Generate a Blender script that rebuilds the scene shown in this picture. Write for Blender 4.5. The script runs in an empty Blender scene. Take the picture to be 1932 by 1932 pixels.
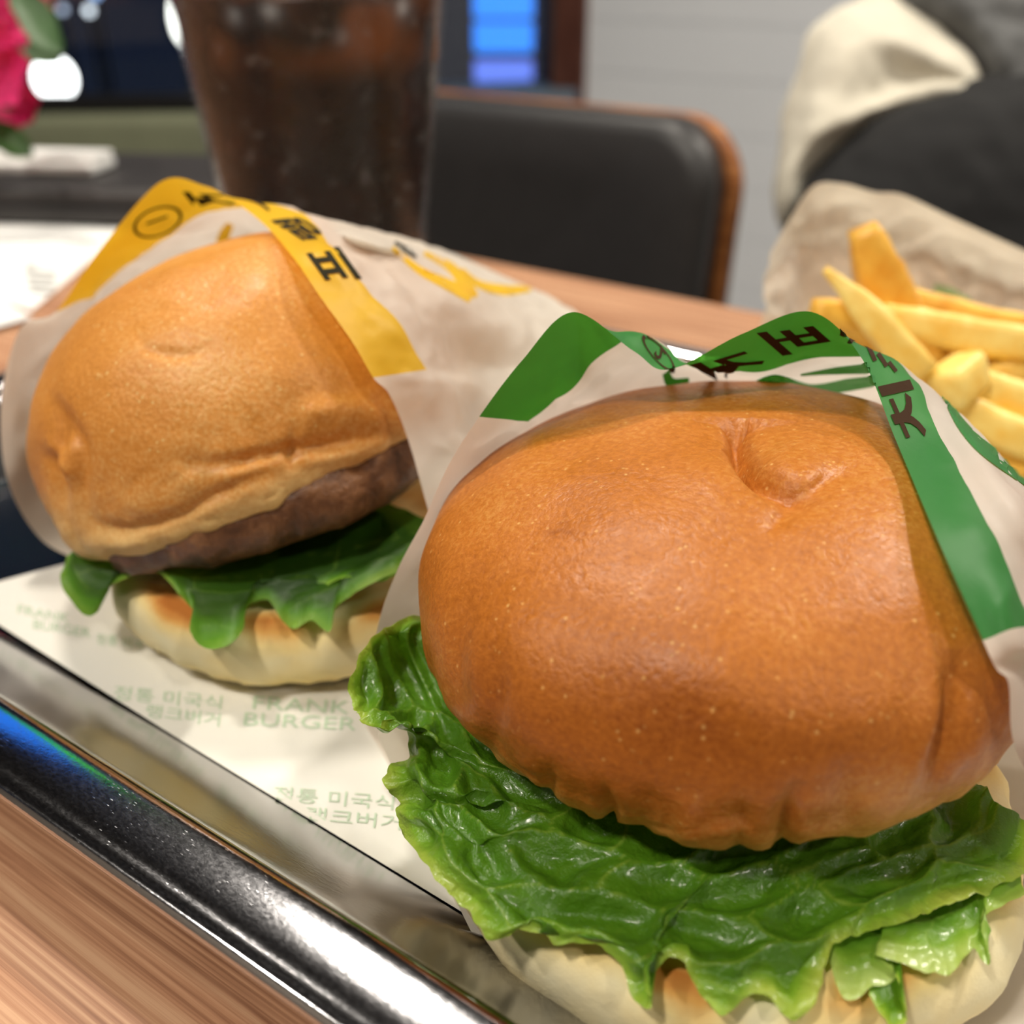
import bpy, bmesh, math, random
import numpy as np
from mathutils import Vector
random.seed(3)
scene = bpy.context.scene
COL = scene.collection

# ------------------------------------------------------------------ camera, world, exposure
CAM_Z, PITCH, YAW = 0.154, math.radians(28.9), math.radians(34.6)
FPX, CPX = 1934.0, 966.0
cam_data = bpy.data.cameras.new('camera'); cam = bpy.data.objects.new('camera', cam_data); COL.objects.link(cam)
cam.location = (0, 0, CAM_Z); cam.rotation_euler = (math.pi / 2 - PITCH, 0, YAW)
cam_data.sensor_width = 36.0; cam_data.lens = 36.0 * FPX / 1932.0; cam_data.clip_start = 0.005; cam_data.clip_end = 60
cam_data.dof.use_dof = True; cam_data.dof.focus_distance = 0.176; cam_data.dof.aperture_fstop = 11.0
scene.camera = cam
world = bpy.data.worlds.new('night'); scene.world = world; world.use_nodes = True
world.node_tree.nodes['Background'].inputs[0].default_value = (0.010, 0.014, 0.028, 1)
world.node_tree.nodes['Background'].inputs[1].default_value = 1.0
scene.view_settings.view_transform = 'Standard'; scene.view_settings.look = 'None'
scene.view_settings.gamma = 1.0; scene.view_settings.use_curve_mapping = False
scene.view_settings.exposure = 0.0
LAMP_POWER = 290.0
scene.cycles.max_bounces = 7; scene.cycles.diffuse_bounces = 3; scene.cycles.glossy_bounces = 3; scene.cycles.transmission_bounces = 5; scene.cycles.transparent_max_bounces = 8
scene.cycles.caustics_reflective = False; scene.cycles.caustics_refractive = False; scene.cycles.adaptive_threshold = 0.1; scene.cycles.sample_clamp_indirect = 6.0

# camera model used to take positions off the photograph
Fv = np.array([-math.sin(YAW) * math.cos(PITCH), math.cos(YAW) * math.cos(PITCH), -math.sin(PITCH)])
Rv = np.array([math.cos(YAW), math.sin(YAW), 0.0]); Uv = np.cross(Rv, Fv); C0 = np.array([0, 0, CAM_Z])
def ray(x, y): return Fv + Rv * (x - CPX) / FPX - Uv * (y - CPX) / FPX
def at(x, y, t): return C0 + t * ray(x, y)
def atz(x, y, z): d = ray(x, y); return C0 + d * (z - CAM_Z) / d[2]
def aty(x, y, Y): d = ray(x, y); return C0 + d * Y / d[1]
def proj(P):
    d = P - C0; t = d @ Fv
    return np.stack([CPX + FPX * (d @ Rv) / t, CPX - FPX * (d @ Uv) / t], -1), t

# ------------------------------------------------------------------ noise
_rs = np.random.RandomState(7); _perm = np.concatenate([_rs.permutation(256)] * 3); _grad = _rs.normal(size=(256, 3)); _grad /= np.linalg.norm(_grad, axis=1)[:, None]
def perlin(P):
    P = np.asarray(P, float); i = np.floor(P).astype(int); f = P - i; u = f * f * f * (f * (f * 6 - 15) + 10); i &= 255; out = 0
    for dx in (0, 1):
        for dy in (0, 1):
            for dz in (0, 1):
                h = _perm[_perm[_perm[(i[..., 0] + dx) & 255] + ((i[..., 1] + dy) & 255)] + ((i[..., 2] + dz) & 255)]
                w = (u[..., 0] if dx else 1 - u[..., 0]) * (u[..., 1] if dy else 1 - u[..., 1]) * (u[..., 2] if dz else 1 - u[..., 2])
                out = out + w * ((f - np.array([dx, dy, dz])) * _grad[h]).sum(-1)
    return out * 1.6
def fbm(P, o=3): return sum(perlin(P * 2 ** k + 17.3 * k) / 2 ** k for k in range(o))
def worley(P2, seed=0):
    """F1 and F2-F1 of jittered cells, 2-D"""
    i = np.floor(P2).astype(int); best = np.full(P2.shape[:-1], 9.0); sec = best.copy()
    for dx in (-1, 0, 1):
        for dy in (-1, 0, 1):
            c = i + np.array([dx, dy]); h = _perm[(_perm[(c[..., 0] + seed) & 255] + c[..., 1]) & 255]
            h2 = _perm[(h + 91) & 255]
            d = np.linalg.norm(c + np.stack([h, h2], -1) / 255.0 * 0.8 + 0.1 - P2, axis=-1)
            sec = np.where(d < best, best, np.minimum(sec, d)); best = np.minimum(best, d)
    return best, sec - best
def smooth(x, a, b): k = np.clip((x - a) / (b - a), 0, 1); return k * k * (3 - 2 * k)

# ------------------------------------------------------------------ objects
def link(o, parent=None):
    COL.objects.link(o)
    if parent is not None: o.parent = parent; o.matrix_parent_inverse = parent.matrix_basis.inverted()
    return o
def mk(name, V, Fs, mat, parent=None, smooth_=True, attrs=None):
    V = np.asarray(V, float).reshape(-1, 3)
    me = bpy.data.meshes.new(name)
    if isinstance(Fs, np.ndarray):
        n, k = Fs.shape; me.vertices.add(len(V)); me.vertices.foreach_set('co', V.astype(np.float32).ravel()); me.loops.add(n * k); me.loops.foreach_set('vertex_index', Fs.astype(np.int32).ravel())
        me.polygons.add(n); me.polygons.foreach_set('loop_start', np.arange(0, n * k, k, dtype=np.int32)); me.update(calc_edges=True)
    else: me.from_pydata(V.tolist(), [], [tuple(int(i) for i in f) for f in Fs])
    me.validate()
    if smooth_: me.polygons.foreach_set('use_smooth', [True] * len(me.polygons))
    if attrs:
        for k, a in attrs.items():
            at_ = me.attributes.new(k, 'FLOAT', 'POINT'); at_.data.foreach_set('value', np.asarray(a, np.float32).ravel())
    if mat: me.materials.append(mat)
    me.update(); return link(bpy.data.objects.new(name, me), parent)
def thing(name, label, cat, loc=(0, 0, 0), group=None):
    o = bpy.data.objects.new(name, None); COL.objects.link(o); o.location = loc; o.empty_display_size = 0.01
    o['label'] = label; o['category'] = cat
    if group: o['group'] = group
    return o
def tag(o, label, cat, group=None):
    o['label'] = label; o['category'] = cat
    if group: o['group'] = group
    return o
def struct(o): o['kind'] = 'structure'; return o
def gridf(nr, nc, wrap=False):
    a = np.arange(nr * nc).reshape(nr, nc)
    if wrap: a = np.concatenate([a, a[:, :1]], 1)
    return np.stack([a[:-1, :-1], a[:-1, 1:], a[1:, 1:], a[1:, :-1]], -1).reshape(-1, 4)
def normals(G):
    du = np.gradient(G, axis=1); dv = np.gradient(G, axis=0); n = np.cross(du, dv); return n / (np.linalg.norm(n, axis=-1, keepdims=True) + 1e-12)
def catmull(P, n, axis=0):
    """resample control points along an axis with a Catmull-Rom spline (uniform in index)"""
    P = np.moveaxis(np.asarray(P, float), axis, 0); m = len(P)
    Q = np.concatenate([[2 * P[0] - P[1]], P, [2 * P[-1] - P[-2]]]); s = np.linspace(0, m - 1, n); i = np.minimum(s.astype(int), m - 2)
    t = (s - i).reshape((-1,) + (1,) * (P.ndim - 1)); a, b, c, d = Q[i], Q[i + 1], Q[i + 2], Q[i + 3]
    out = 0.5 * (2 * b + (c - a) * t + (2 * a - 5 * b + 4 * c - d) * t ** 2 + (3 * b - a - 3 * c + d) * t ** 3)
    return np.moveaxis(out, 0, axis)
def box(cx, cy, cz, sx, sy, sz):
    V = np.array([[x, y, z] for x in (-1, 1) for y in (-1, 1) for z in (-1, 1)], float) * np.array([sx, sy, sz]) / 2 + np.array([cx, cy, cz])
    return V, [(0, 1, 3, 2), (4, 6, 7, 5), (0, 4, 5, 1), (2, 3, 7, 6), (0, 2, 6, 4), (1, 5, 7, 3)]
def boxo(name, c, s, mat, parent=None, bevel=0.0, rotz=0.0):
    V, Fs = box(0, 0, 0, *s); bm = bmesh.new(); vs = [bm.verts.new(v) for v in V]
    for f in Fs: bm.faces.new([vs[i] for i in f])
    bmesh.ops.recalc_face_normals(bm, faces=bm.faces)
    if bevel: bmesh.ops.bevel(bm, geom=list(bm.edges), offset=bevel, segments=3, affect='EDGES', profile=0.6)
    c_, s_ = math.cos(rotz), math.sin(rotz)
    for v in bm.verts: v.co = Vector((v.co.x * c_ - v.co.y * s_ + c[0], v.co.x * s_ + v.co.y * c_ + c[1], v.co.z + c[2]))
    me = bpy.data.meshes.new(name); bm.to_mesh(me); bm.free()
    if mat: me.materials.append(mat)
    return link(bpy.data.objects.new(name, me), parent)
def lathe(name, prof, c, mat, parent=None, n=64, attrs=None):
    prof = np.array(prof, float); th = np.linspace(0, 2 * np.pi, n, endpoint=False)
    G = np.stack([np.outer(prof[:, 0], np.cos(th)), np.outer(prof[:, 0], np.sin(th)), np.outer(prof[:, 1], np.ones(n))], -1) + np.array(c)
    return mk(name, G, gridf(len(prof), n, True), mat, parent)
def tube(name, P, r, mat, parent=None, n=10):
    P = np.asarray(P, float); T = np.gradient(P, axis=0); T /= np.linalg.norm(T, axis=1)[:, None]; r = np.broadcast_to(np.asarray(r, float), (len(P),))
    a = np.cross(T, [0.13, 0.31, 0.94]); a /= np.linalg.norm(a, axis=1)[:, None]; b = np.cross(T, a); th = np.linspace(0, 2 * np.pi, n, endpoint=False)
    G = P[:, None] + r[:, None, None] * (a[:, None] * np.cos(th)[None, :, None] + b[:, None] * np.sin(th)[None, :, None])
    Fs = [tuple(f) for f in gridf(len(P), n, True)] + [tuple(range(n))[::-1], tuple(range((len(P) - 1) * n, len(P) * n))]
    return mk(name, G, Fs, mat, parent)

# ------------------------------------------------------------------ materials
class NT:
    def __init__(s, name):
        s.m = bpy.data.materials.new(name); s.m.use_nodes = True; s.t = s.m.node_tree; s.t.nodes.clear(); s.out = s.n('ShaderNodeOutputMaterial')
    def n(s, k, **kw):
        x = s.t.nodes.new(k)
        for a, v in kw.items(): setattr(x, a, v)
        return x
    def l(s, a, b): s.t.links.new(a, b)
    def set(s, sock, v):
        if isinstance(v, bpy.types.NodeSocket): s.l(v, sock)
        elif isinstance(v, (tuple, list)) and len(v) == 3 and sock.type == 'RGBA': sock.default_value = (*v, 1)
        else: sock.default_value = v
    def bsdf(s, **kw):
        b = s.n('ShaderNodeBsdfPrincipled')
        for k, v in kw.items(): s.set(b.inputs[k.replace('_', ' ')], v)
        return b
    def noise(s, scale, detail=3, rough=0.5, vec=None, dist=0.0):
        x = s.n('ShaderNodeTexNoise'); x.inputs['Scale'].default_value = scale; x.inputs['Detail'].default_value = detail; x.inputs['Roughness'].default_value = rough; x.inputs['Distortion'].default_value = dist
        s.l(vec if vec else s.obj(), x.inputs['Vector']); return x.outputs['Fac']
    def obj(s):
        if not hasattr(s, '_o'): s._o = s.n('ShaderNodeTexCoord').outputs['Object']
        return s._o
    def mapv(s, scale, rot=(0, 0, 0)):
        m = s.n('ShaderNodeMapping'); m.inputs['Scale'].default_value = scale; m.inputs['Rotation'].default_value = rot; s.l(s.obj(), m.inputs['Vector']); return m.outputs[0]
    def ramp(s, fac, stops, interp='LINEAR'):
        r = s.n('ShaderNodeValToRGB'); r.color_ramp.interpolation = interp; e = r.color_ramp.elements
        while len(e) < len(stops): e.new(0.5)
        for k, (p, c) in zip(e, stops): k.position = p; k.color = (*c, 1) if not isinstance(c, (int, float)) else (c, c, c, 1)
        s.l(fac, r.inputs[0]); return r.outputs[0]
    def attr(s, name): return s.n('ShaderNodeAttribute', attribute_name=name).outputs['Fac']
    def mixc(s, f, a, b, blend='MIX'):
        m = s.n('ShaderNodeMix', data_type='RGBA', blend_type=blend); s.set(m.inputs[0], f); s.set(m.inputs[6], a); s.set(m.inputs[7], b); return m.outputs[2]
    def math(s, op, a, b=0.0):
        m = s.n('ShaderNodeMath', operation=op); s.set(m.inputs[0], a); s.set(m.inputs[1], b); return m.outputs[0]
    def bump(s, h, strength=0.3, dist=0.001):
        b = s.n('ShaderNodeBump'); b.inputs['Strength'].default_value = strength; b.inputs['Distance'].default_value = dist; s.l(h, b.inputs['Height']); return b.outputs[0]
    def mixs(s, f, a, b):
        m = s.n('ShaderNodeMixShader'); s.set(m.inputs[0], f); s.l(a, m.inputs[1]); s.l(b, m.inputs[2]); return m.outputs[0]
    def done(s, sh): s.l(sh, s.out.inputs[0]); return s.m
def plain(name, col, rough=0.5, metal=0.0, var=0.0, vscale=30, bump=0.0, **kw):
    t = NT(name); c = col
    if var: c = t.ramp(t.noise(vscale, 4), [(0.25, tuple(x * (1 - var) for x in col)), (0.75, tuple(min(1, x * (1 + var)) for x in col))])
    b = t.bsdf(Base_Color=c, Roughness=rough, Metallic=metal, **kw)
    if bump: t.l(t.bump(t.noise(vscale * 4, 4), bump), b.inputs['Normal'])
    return t.done(b.outputs[0])
def emit(name, col, s):
    t = NT(name); e = t.n('ShaderNodeEmission'); e.inputs[0].default_value = (*col, 1); e.inputs[1].default_value = s; return t.done(e.outputs[0])
def S(r, g, b):  # sRGB 0-255 to linear
    return tuple(((c / 255) / 12.92 if c / 255 <= 0.04045 else ((c / 255 + 0.055) / 1.055) ** 2.4) for c in (r, g, b))

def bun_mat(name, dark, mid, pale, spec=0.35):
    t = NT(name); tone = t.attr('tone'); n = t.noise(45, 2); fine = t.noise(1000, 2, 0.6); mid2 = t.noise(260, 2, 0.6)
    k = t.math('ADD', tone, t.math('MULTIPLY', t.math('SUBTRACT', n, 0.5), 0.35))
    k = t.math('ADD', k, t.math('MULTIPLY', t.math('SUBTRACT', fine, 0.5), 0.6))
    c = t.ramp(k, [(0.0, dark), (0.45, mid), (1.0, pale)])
    sp = t.n('ShaderNodeTexVoronoi'); sp.inputs['Scale'].default_value = 620; t.l(t.obj(), sp.inputs['Vector'])
    spk = t.ramp(sp.outputs['Distance'], [(0.10, 0.34), (0.26, 0.0)]); sel = t.ramp(t.noise(430, 1), [(0.54, 0.0), (0.64, 1.0)])
    c = t.mixc(t.math('MULTIPLY', spk, sel), c, tuple(min(1, x * 1.5 + 0.08) for x in pale))
    b = t.bsdf(Base_Color=c, Roughness=t.ramp(mid2, [(0.3, 0.36), (0.7, 0.5)]), Specular_IOR_Level=spec)
    b.inputs['Subsurface Weight'].default_value = 0.0; b.inputs['Subsurface Radius'].default_value = (1, 0.45, 0.15); b.inputs['Subsurface Scale'].default_value = 0.003
    h = t.math('ADD', t.math('MULTIPLY', fine, 0.9), mid2); t.l(t.bump(h, 0.32, 0.0006), b.inputs['Normal']); return t.done(b.outputs[0])
M = {}
M['bun_front'] = bun_mat('bun_crust_amber', S(136, 70, 14), S(184, 110, 38), S(222, 170, 92))
M['bun_back'] = bun_mat('bun_crust_golden', S(170, 104, 38), S(210, 142, 64), S(242, 208, 142))
def bread_mat():
    t = NT('bread_crumb'); k = t.attr('tone'); n = t.noise(220, 5, 0.7); n2 = t.noise(60, 3)
    c = t.ramp(t.math('ADD', k, t.math('MULTIPLY', t.math('SUBTRACT', n2, 0.5), 0.7)), [(0.1, S(255, 244, 204)), (0.4, S(252, 226, 160)), (0.7, S(232, 174, 96)), (1.0, S(200, 122, 52))])
    b = t.bsdf(Base_Color=c, Roughness=0.75, Specular_IOR_Level=0.2); b.inputs['Subsurface Weight'].default_value = 0.0; b.inputs['Subsurface Radius'].default_value = (1, 0.7, 0.4); b.inputs['Subsurface Scale'].default_value = 0.003
    t.l(t.bump(n, 0.3, 0.0010), b.inputs['Normal']); return t.done(b.outputs[0])
M['bread'] = bread_mat()
def patty_mat():
    t = NT('grilled_patty'); n = t.noise(150, 5, 0.65); c = t.ramp(n, [(0.3, S(58, 32, 16)), (0.5, S(104, 66, 38)), (0.72, S(150, 106, 70))])
    b = t.bsdf(Base_Color=c, Roughness=0.45, Specular_IOR_Level=0.5); t.l(t.bump(n, 0.8, 0.002), b.inputs['Normal']); return t.done(b.outputs[0])
M['patty'] = patty_mat()
def leaf_mat(name, dark, mid, edge, wet=0.3, fine=0.35, coat=0.3):
    t = NT(name); e = t.attr('edge'); vein = t.attr('vein'); n = t.noise(90, 4, 0.6)
    c = t.ramp(t.math('ADD', e, t.math('MULTIPLY', t.math('SUBTRACT', n, 0.5), 0.5)), [(0.15, dark), (0.6, mid), (1.0, edge)])
    c = t.mixc(t.math('MULTIPLY', vein, 0.55), c, tuple(min(1, x * 1.25 + 0.02) for x in edge))
    b = t.bsdf(Base_Color=c, Roughness=wet, Specular_IOR_Level=0.5); b.inputs['Coat Weight'].default_value = coat; b.inputs['Coat Roughness'].default_value = 0.14
    f = t.noise(700, 3, 0.6); t.l(t.bump(t.math('ADD', f, t.math('MULTIPLY', t.noise(260, 3), 1.4)), fine, 0.0007), b.inputs['Normal'])
    tr = t.n('ShaderNodeBsdfTranslucent'); t.l(t.mixc(0.5, c, (0.25, 0.5, 0.02), 'MIX'), tr.inputs[0])
    return t.done(t.mixs(0.28, b.outputs[0], tr.outputs[0]))
M['leaf_front'] = leaf_mat('lettuce_wet', S(82, 132, 24), S(130, 176, 46), S(198, 216, 88), 0.36, 0.6, 0.28)
M['leaf_back'] = leaf_mat('lettuce_soft', S(44, 84, 10), S(84, 142, 26), S(150, 190, 70), 0.5, 0.15, 0.0)
M['leaf_pale'] = leaf_mat('lettuce_pale_frill', S(92, 142, 34), S(132, 178, 52), S(190, 214, 110), 0.4)
def paper_mat(name, col, alpha=0.12, transl=0.4, rough=0.5, tcol=None):
    t = NT(name); n = t.noise(70, 3, 0.6); fine = t.noise(1200, 2)
    c = t.ramp(n, [(0.3, tuple(x * 0.94 for x in col)), (0.7, col)])
    b = t.bsdf(Base_Color=c, Roughness=rough, Specular_IOR_Level=0.45); t.l(t.bump(t.math('ADD', t.noise(160, 4), t.math('MULTIPLY', fine, 0.2)), 0.18, 0.0008), b.inputs['Normal'])
    tr = t.n('ShaderNodeBsdfTranslucent'); t.set(tr.inputs[0], tcol or col); s1 = t.mixs(transl, b.outputs[0], tr.outputs[0])
    if alpha <= 0: return t.done(s1)
    tp = t.n('ShaderNodeBsdfTransparent'); t.set(tp.inputs[0], tcol or (1, 1, 1)); return t.done(t.mixs(alpha, s1, tp.outputs[0]))
M['wax_paper'] = paper_mat('wax_paper', S(238, 230, 219), 0.0, 0.46)
M['band_green'] = paper_mat('green_print', S(74, 160, 82), 0.24, 0.4, 0.45, S(66, 146, 46))
M['band_yellow'] = paper_mat('yellow_print', S(252, 214, 56), 0.14, 0.4, 0.45, S(248, 206, 50))
M['ink'] = plain('brown_ink', S(58, 38, 22), 0.85, Specular_IOR_Level=0.15)
M['ink_dark'] = plain('dark_ink', S(44, 40, 24), 0.85, Specular_IOR_Level=0.15)
M['liner_ink'] = plain('pale_green_ink', S(196, 218, 190), 0.6)
M['bag_paper'] = paper_mat('greaseproof_bag_paper', S(255, 246, 226), 0.2, 0.5)
M['bag_ink'] = plain('bag_green_ink', S(150, 176, 120), 0.6)
M['liner'] = plain('liner_paper', S(240, 238, 230), 0.45, var=0.02, vscale=40)
def steel_mat():
    t = NT('stainless_steel'); n = t.noise(1.0, 3, 0.7, t.mapv((900, 1800, 900), (0, 0, 0.5))); v = t.n('ShaderNodeTexVoronoi'); v.inputs['Scale'].default_value = 1
    t.l(t.mapv((420, 1900, 420), (0, 0, 0.75)), v.inputs['Vector']); fl = t.ramp(v.outputs['Distance'], [(0.10, 1.0), (0.20, 0.0)]); sel = t.ramp(t.noise(60, 2), [(0.58, 0.0), (0.72, 0.8)])
    k = t.math('MULTIPLY', fl, sel)
    b = t.bsdf(Base_Color=S(190, 190, 194), Metallic=1.0, Roughness=t.math('ADD', t.ramp(n, [(0.3, 0.10), (0.75, 0.16)]), t.math('MULTIPLY', k, 0.3)))
    t.l(t.bump(t.math('ADD', t.math('MULTIPLY', n, 0.6), t.math('MULTIPLY', k, 1.2)), 0.06, 0.0004), b.inputs['Normal']); return t.done(b.outputs[0])
M['steel'] = steel_mat()
def wood_mat(name, a, b_, c_, rot, sc=(8, 150, 8), rough=0.45):
    t = NT(name); v = t.mapv(sc, (0, 0, rot)); n = t.noise(1.0, 5, 0.6, v, 0.6); v2 = t.mapv((sc[0] * 0.5, sc[1] * 4, sc[2]), (0, 0, rot)); n2 = t.noise(1.0, 3, 0.6, v2)
    c = t.ramp(t.math('ADD', t.math('MULTIPLY', n, 0.5), t.math('MULTIPLY', n2, 0.5)), [(0.38, a), (0.5, b_), (0.6, c_)])
    s = t.bsdf(Base_Color=c, Roughness=rough, Specular_IOR_Level=0.35); t.l(t.bump(n2, 0.12, 0.0006), s.inputs['Normal']); return t.done(s.outputs[0])
M['table'] = wood_mat('table_wood', S(138, 93, 68), S(182, 134, 102), S(206, 162, 128), 0.0, (10, 240, 10))
M['chair_wood'] = wood_mat('chair_plywood', S(120, 70, 34), S(158, 98, 52), S(180, 120, 70), 0.0, (20, 20, 200), 0.4)
M['trim_wood'] = wood_mat('dark_trim_wood', S(70, 40, 32), S(92, 56, 46), S(104, 66, 54), 0.0, (40, 40, 4))
M['leather'] = plain('charcoal_leather', S(46, 45, 46), 0.42, var=0.08, vscale=60, bump=0.1)
M['black_cloth'] = plain('black_cloth', S(9, 9, 11), 0.9, var=0.2, vscale=25, bump=0.3)
M['grey_wool'] = plain('grey_wool', S(92, 93, 94), 0.9, var=0.2, vscale=60, bump=0.6)
M['cream_fleece'] = plain('cream_fleece', S(208, 202, 186), 0.95, var=0.05, vscale=30, bump=0.5)
M['white_board'] = plain('white_board', S(228, 233, 240), 0.35, var=0.015, vscale=3)
M['joint'] = plain('board_joint', S(226, 228, 232), 0.7)
M['plaster'] = plain('plaster', S(222, 220, 214), 0.8, var=0.03, vscale=3)
M['taupe'] = plain('taupe_plaster', S(150, 140, 128), 0.8, var=0.04, vscale=3)
M['ceiling'] = plain('dark_ceiling', S(52, 52, 54), 0.8, var=0.05, vscale=3)
M['floor'] = plain('floor_tile', S(120, 112, 104), 0.5, var=0.08, vscale=5)
M['metal_dark'] = plain('dark_metal', S(40, 40, 42), 0.4, 0.8)
M['sill'] = plain('painted_sill', S(96, 112, 128), 0.5, var=0.03, vscale=5)
M['olive'] = plain('olive_upholstery', S(112, 116, 92), 0.7, var=0.08, vscale=12, bump=0.2)
M['black_leather'] = plain('black_leather', S(46, 43, 43), 0.5, var=0.1, vscale=50, bump=0.2)
M['white_paper'] = plain('white_paper', S(244, 244, 242), 0.6, var=0.01)
M['grey_ink'] = plain('grey_ink', S(190, 190, 186), 0.6)
M['dish'] = plain('dark_green_glaze', S(40, 54, 50), 0.25, var=0.15, vscale=20)
def glass_mat():
    t = NT('window_glass'); g = t.n('ShaderNodeBsdfGlossy'); g.inputs['Roughness'].default_value = 0.02; tp = t.n('ShaderNodeBsdfTransparent'); tp.inputs[0].default_value = (0.9, 0.93, 0.95, 1)
    return t.done(t.mixs(0.06, tp.outputs[0], g.outputs[0]))
M['glass'] = glass_mat()
# ------------------------------------------------------------------ the room
FLOOR, CEIL, WALL_Y = -0.73, 1.75, 2.4
corner = aty(1108, 100, WALL_Y)                       # where the boarded wall ends and the window begins
wA = at(150, 182, 2.5); wB = at(370, 174, 2.5 * 1.029); wd = (wB - wA)[:2] / np.linalg.norm((wB - wA)[:2]); SILL_Z = wA[2]
struct(boxo('floor', (-0.4, 0.6, FLOOR - 0.05), (8, 8, 0.1), M['floor']))
struct(boxo('ceiling', (0.1, 0.4, CEIL + 0.05), (5.4, 4.4, 0.1), M['ceiling']))
wall = struct(boxo('wall_back', ((corner[0] + 3.0) / 2, WALL_Y + 0.06, (FLOOR + CEIL) / 2), (3.0 - corner[0], 0.1, CEIL - FLOOR), M['joint']))
BH = 0.118; zoff = aty(1270, 42, WALL_Y)[2]; zz = zoff - math.ceil((zoff - FLOOR) / BH) * BH; proto = None
while zz < 0.72:
    z0, z1 = max(zz, FLOOR) + 0.0006, min(zz + BH, CEIL) - 0.0006
    if z1 - z0 > 0.02: boxo('board', ((corner[0] + 3.0) / 2, WALL_Y + 0.004, (z0 + z1) / 2), (3.0 - corner[0], 0.014, z1 - z0), M['white_board'], wall, 0.002)
    zz += BH
struct(boxo('unseen_dark_panel', ((corner[0] + 3.0) / 2, WALL_Y, (zz + CEIL) / 2), (3.0 - corner[0], 0.03, CEIL - zz), M['ceiling']))  # unseen dark panel above the boards, added to darken the tray rim's reflection
struct(boxo('wall_right', (2.6, 0.4, (FLOOR + CEIL) / 2), (0.1, 4.4, CEIL - FLOOR), M['plaster']))
struct(boxo('wall_front', (0.1, -1.85, (FLOOR + CEIL) / 2), (5.4, 0.1, CEIL - FLOOR), M['taupe']))
struct(boxo('trim_1', (corner[0] - 0.045, WALL_Y + 0.06, (FLOOR + CEIL) / 2), (0.09, 0.16, CEIL - FLOOR), M['trim_wood']))
# window wall left of the post, running off to the left
ang = math.atan2(wd[1], wd[0]); wE = np.array([corner[0] - 0.09, WALL_Y + 0.06]); wl = 3.4; wc = wE - wd * wl / 2
struct(boxo('wall_left', (wc[0], wc[1], (FLOOR + SILL_Z) / 2 - 0.02), (wl, 0.12, SILL_Z - FLOOR - 0.04), M['plaster'], rotz=ang))
win = struct(boxo('window_1', (wc[0], wc[1], SILL_Z - 0.01), (wl, 0.22, 0.03), M['sill'], rotz=ang))
for i in range(3):
    a = wE - wd * (0.03 + i * (wl - 0.06) / 2); boxo('window_frame', (a[0], a[1], (SILL_Z + CEIL) / 2), (0.05, 0.06, CEIL - SILL_Z), M['metal_dark'], win, rotz=ang)
for i in range(2):
    a = wE - wd * (wl * (0.25 + 0.5 * i)); boxo('window_pane', (a[0], a[1], (SILL_Z + CEIL) / 2), (wl / 2 - 0.06, 0.006, CEIL - SILL_Z - 0.02), M['glass'], win, rotz=ang)

# ceiling lamps (round downlights); the first is the one mirrored in the tray rim, the fill ones are added
L1 = np.array([-0.92, 0.62, CEIL])
LAMPS = [(L1[0], L1[1], 'between the table and the window', 0.8), (0.35, 1.15, 'right above the chairs', 0.9), (0.75, 1.95, 'added as fill close to the boarded wall', 0.9), (-0.35, -0.75, 'added as fill behind the camera', 0.75), (1.4, -0.2, 'added as fill near the right wall', 0.5), (-1.3, -1.0, 'added as fill on the window side', 0.6)]
M['white_metal'] = plain('white_enamel', S(230, 230, 228), 0.4)
for x, y, w, pw in LAMPS:
    t = thing('ceiling_lamp', 'round white ceiling downlight ' + w, 'lamp', (x, y, CEIL), 'round ceiling downlights')
    lathe('housing', [(0.0, -0.004), (0.085, -0.004), (0.115, -0.004), (0.12, -0.012), (0.115, -0.03), (0.1, -0.034), (0.097, -0.026)], (x, y, CEIL), M['white_metal'], t, 40)
    lathe('diffuser', [(0.097, -0.026), (0.05, -0.029), (0.0001, -0.03)], (x, y, CEIL), emit('lamp_glow', (1.0, 0.92, 0.80), LAMP_POWER * pw), t, 14)
# ------------------------------------------------------------------ table
t = thing('dining_table', 'light brown wood grain dining table under the steel tray', 'table', (-0.4, 0.1, FLOOR))
TX0, TX1, TY0, TY1 = -1.15, 0.45, -0.25, 0.462
boxo('tabletop', ((TX0 + TX1) / 2, (TY0 + TY1) / 2, -0.016), (TX1 - TX0, TY1 - TY0, 0.032), M['table'], t, 0.003)
for x in (TX0 + 0.08, TX1 - 0.08):
    for y in (TY0 + 0.07, TY1 - 0.07): boxo('leg', (x, y, (FLOOR - 0.032) / 2), (0.05, 0.05, -0.032 - FLOOR), M['metal_dark'], t, 0.004)

# ------------------------------------------------------------------ tray
TR = dict(x0=-0.344, x1=0.078, y0=0.060, y1=0.343)
def rrect(ins, z, rad=0.034, n=10):
    r = max(rad - ins, 0.006); x0, x1, y0, y1 = TR['x0'] + ins, TR['x1'] - ins, TR['y0'] + ins, TR['y1'] - ins; P = []
    for cx, cy, a0 in ((x1 - r, y0 + r, -90), (x1 - r, y1 - r, 0), (x0 + r, y1 - r, 90), (x0 + r, y0 + r, 180)):
        for i in range(n): a = math.radians(a0 + 90 * i / (n - 1)); P.append((cx + r * math.cos(a), cy + r * math.sin(a), z))
        # straight runs carry extra points
    out = []
    for i, p in enumerate(P):
        q = P[(i + 1) % len(P)]; out.append(p)
        if math.dist(p, q) > 0.05: out += [tuple(np.array(p) + (np.array(q) - np.array(p)) * k / 12) for k in range(1, 12)]
    return out
tray = thing('serving_tray', 'shallow rectangular stainless steel tray with rolled rim on the table', 'tray', ((TR['x0'] + TR['x1']) / 2, 0.2, 0))
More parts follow.
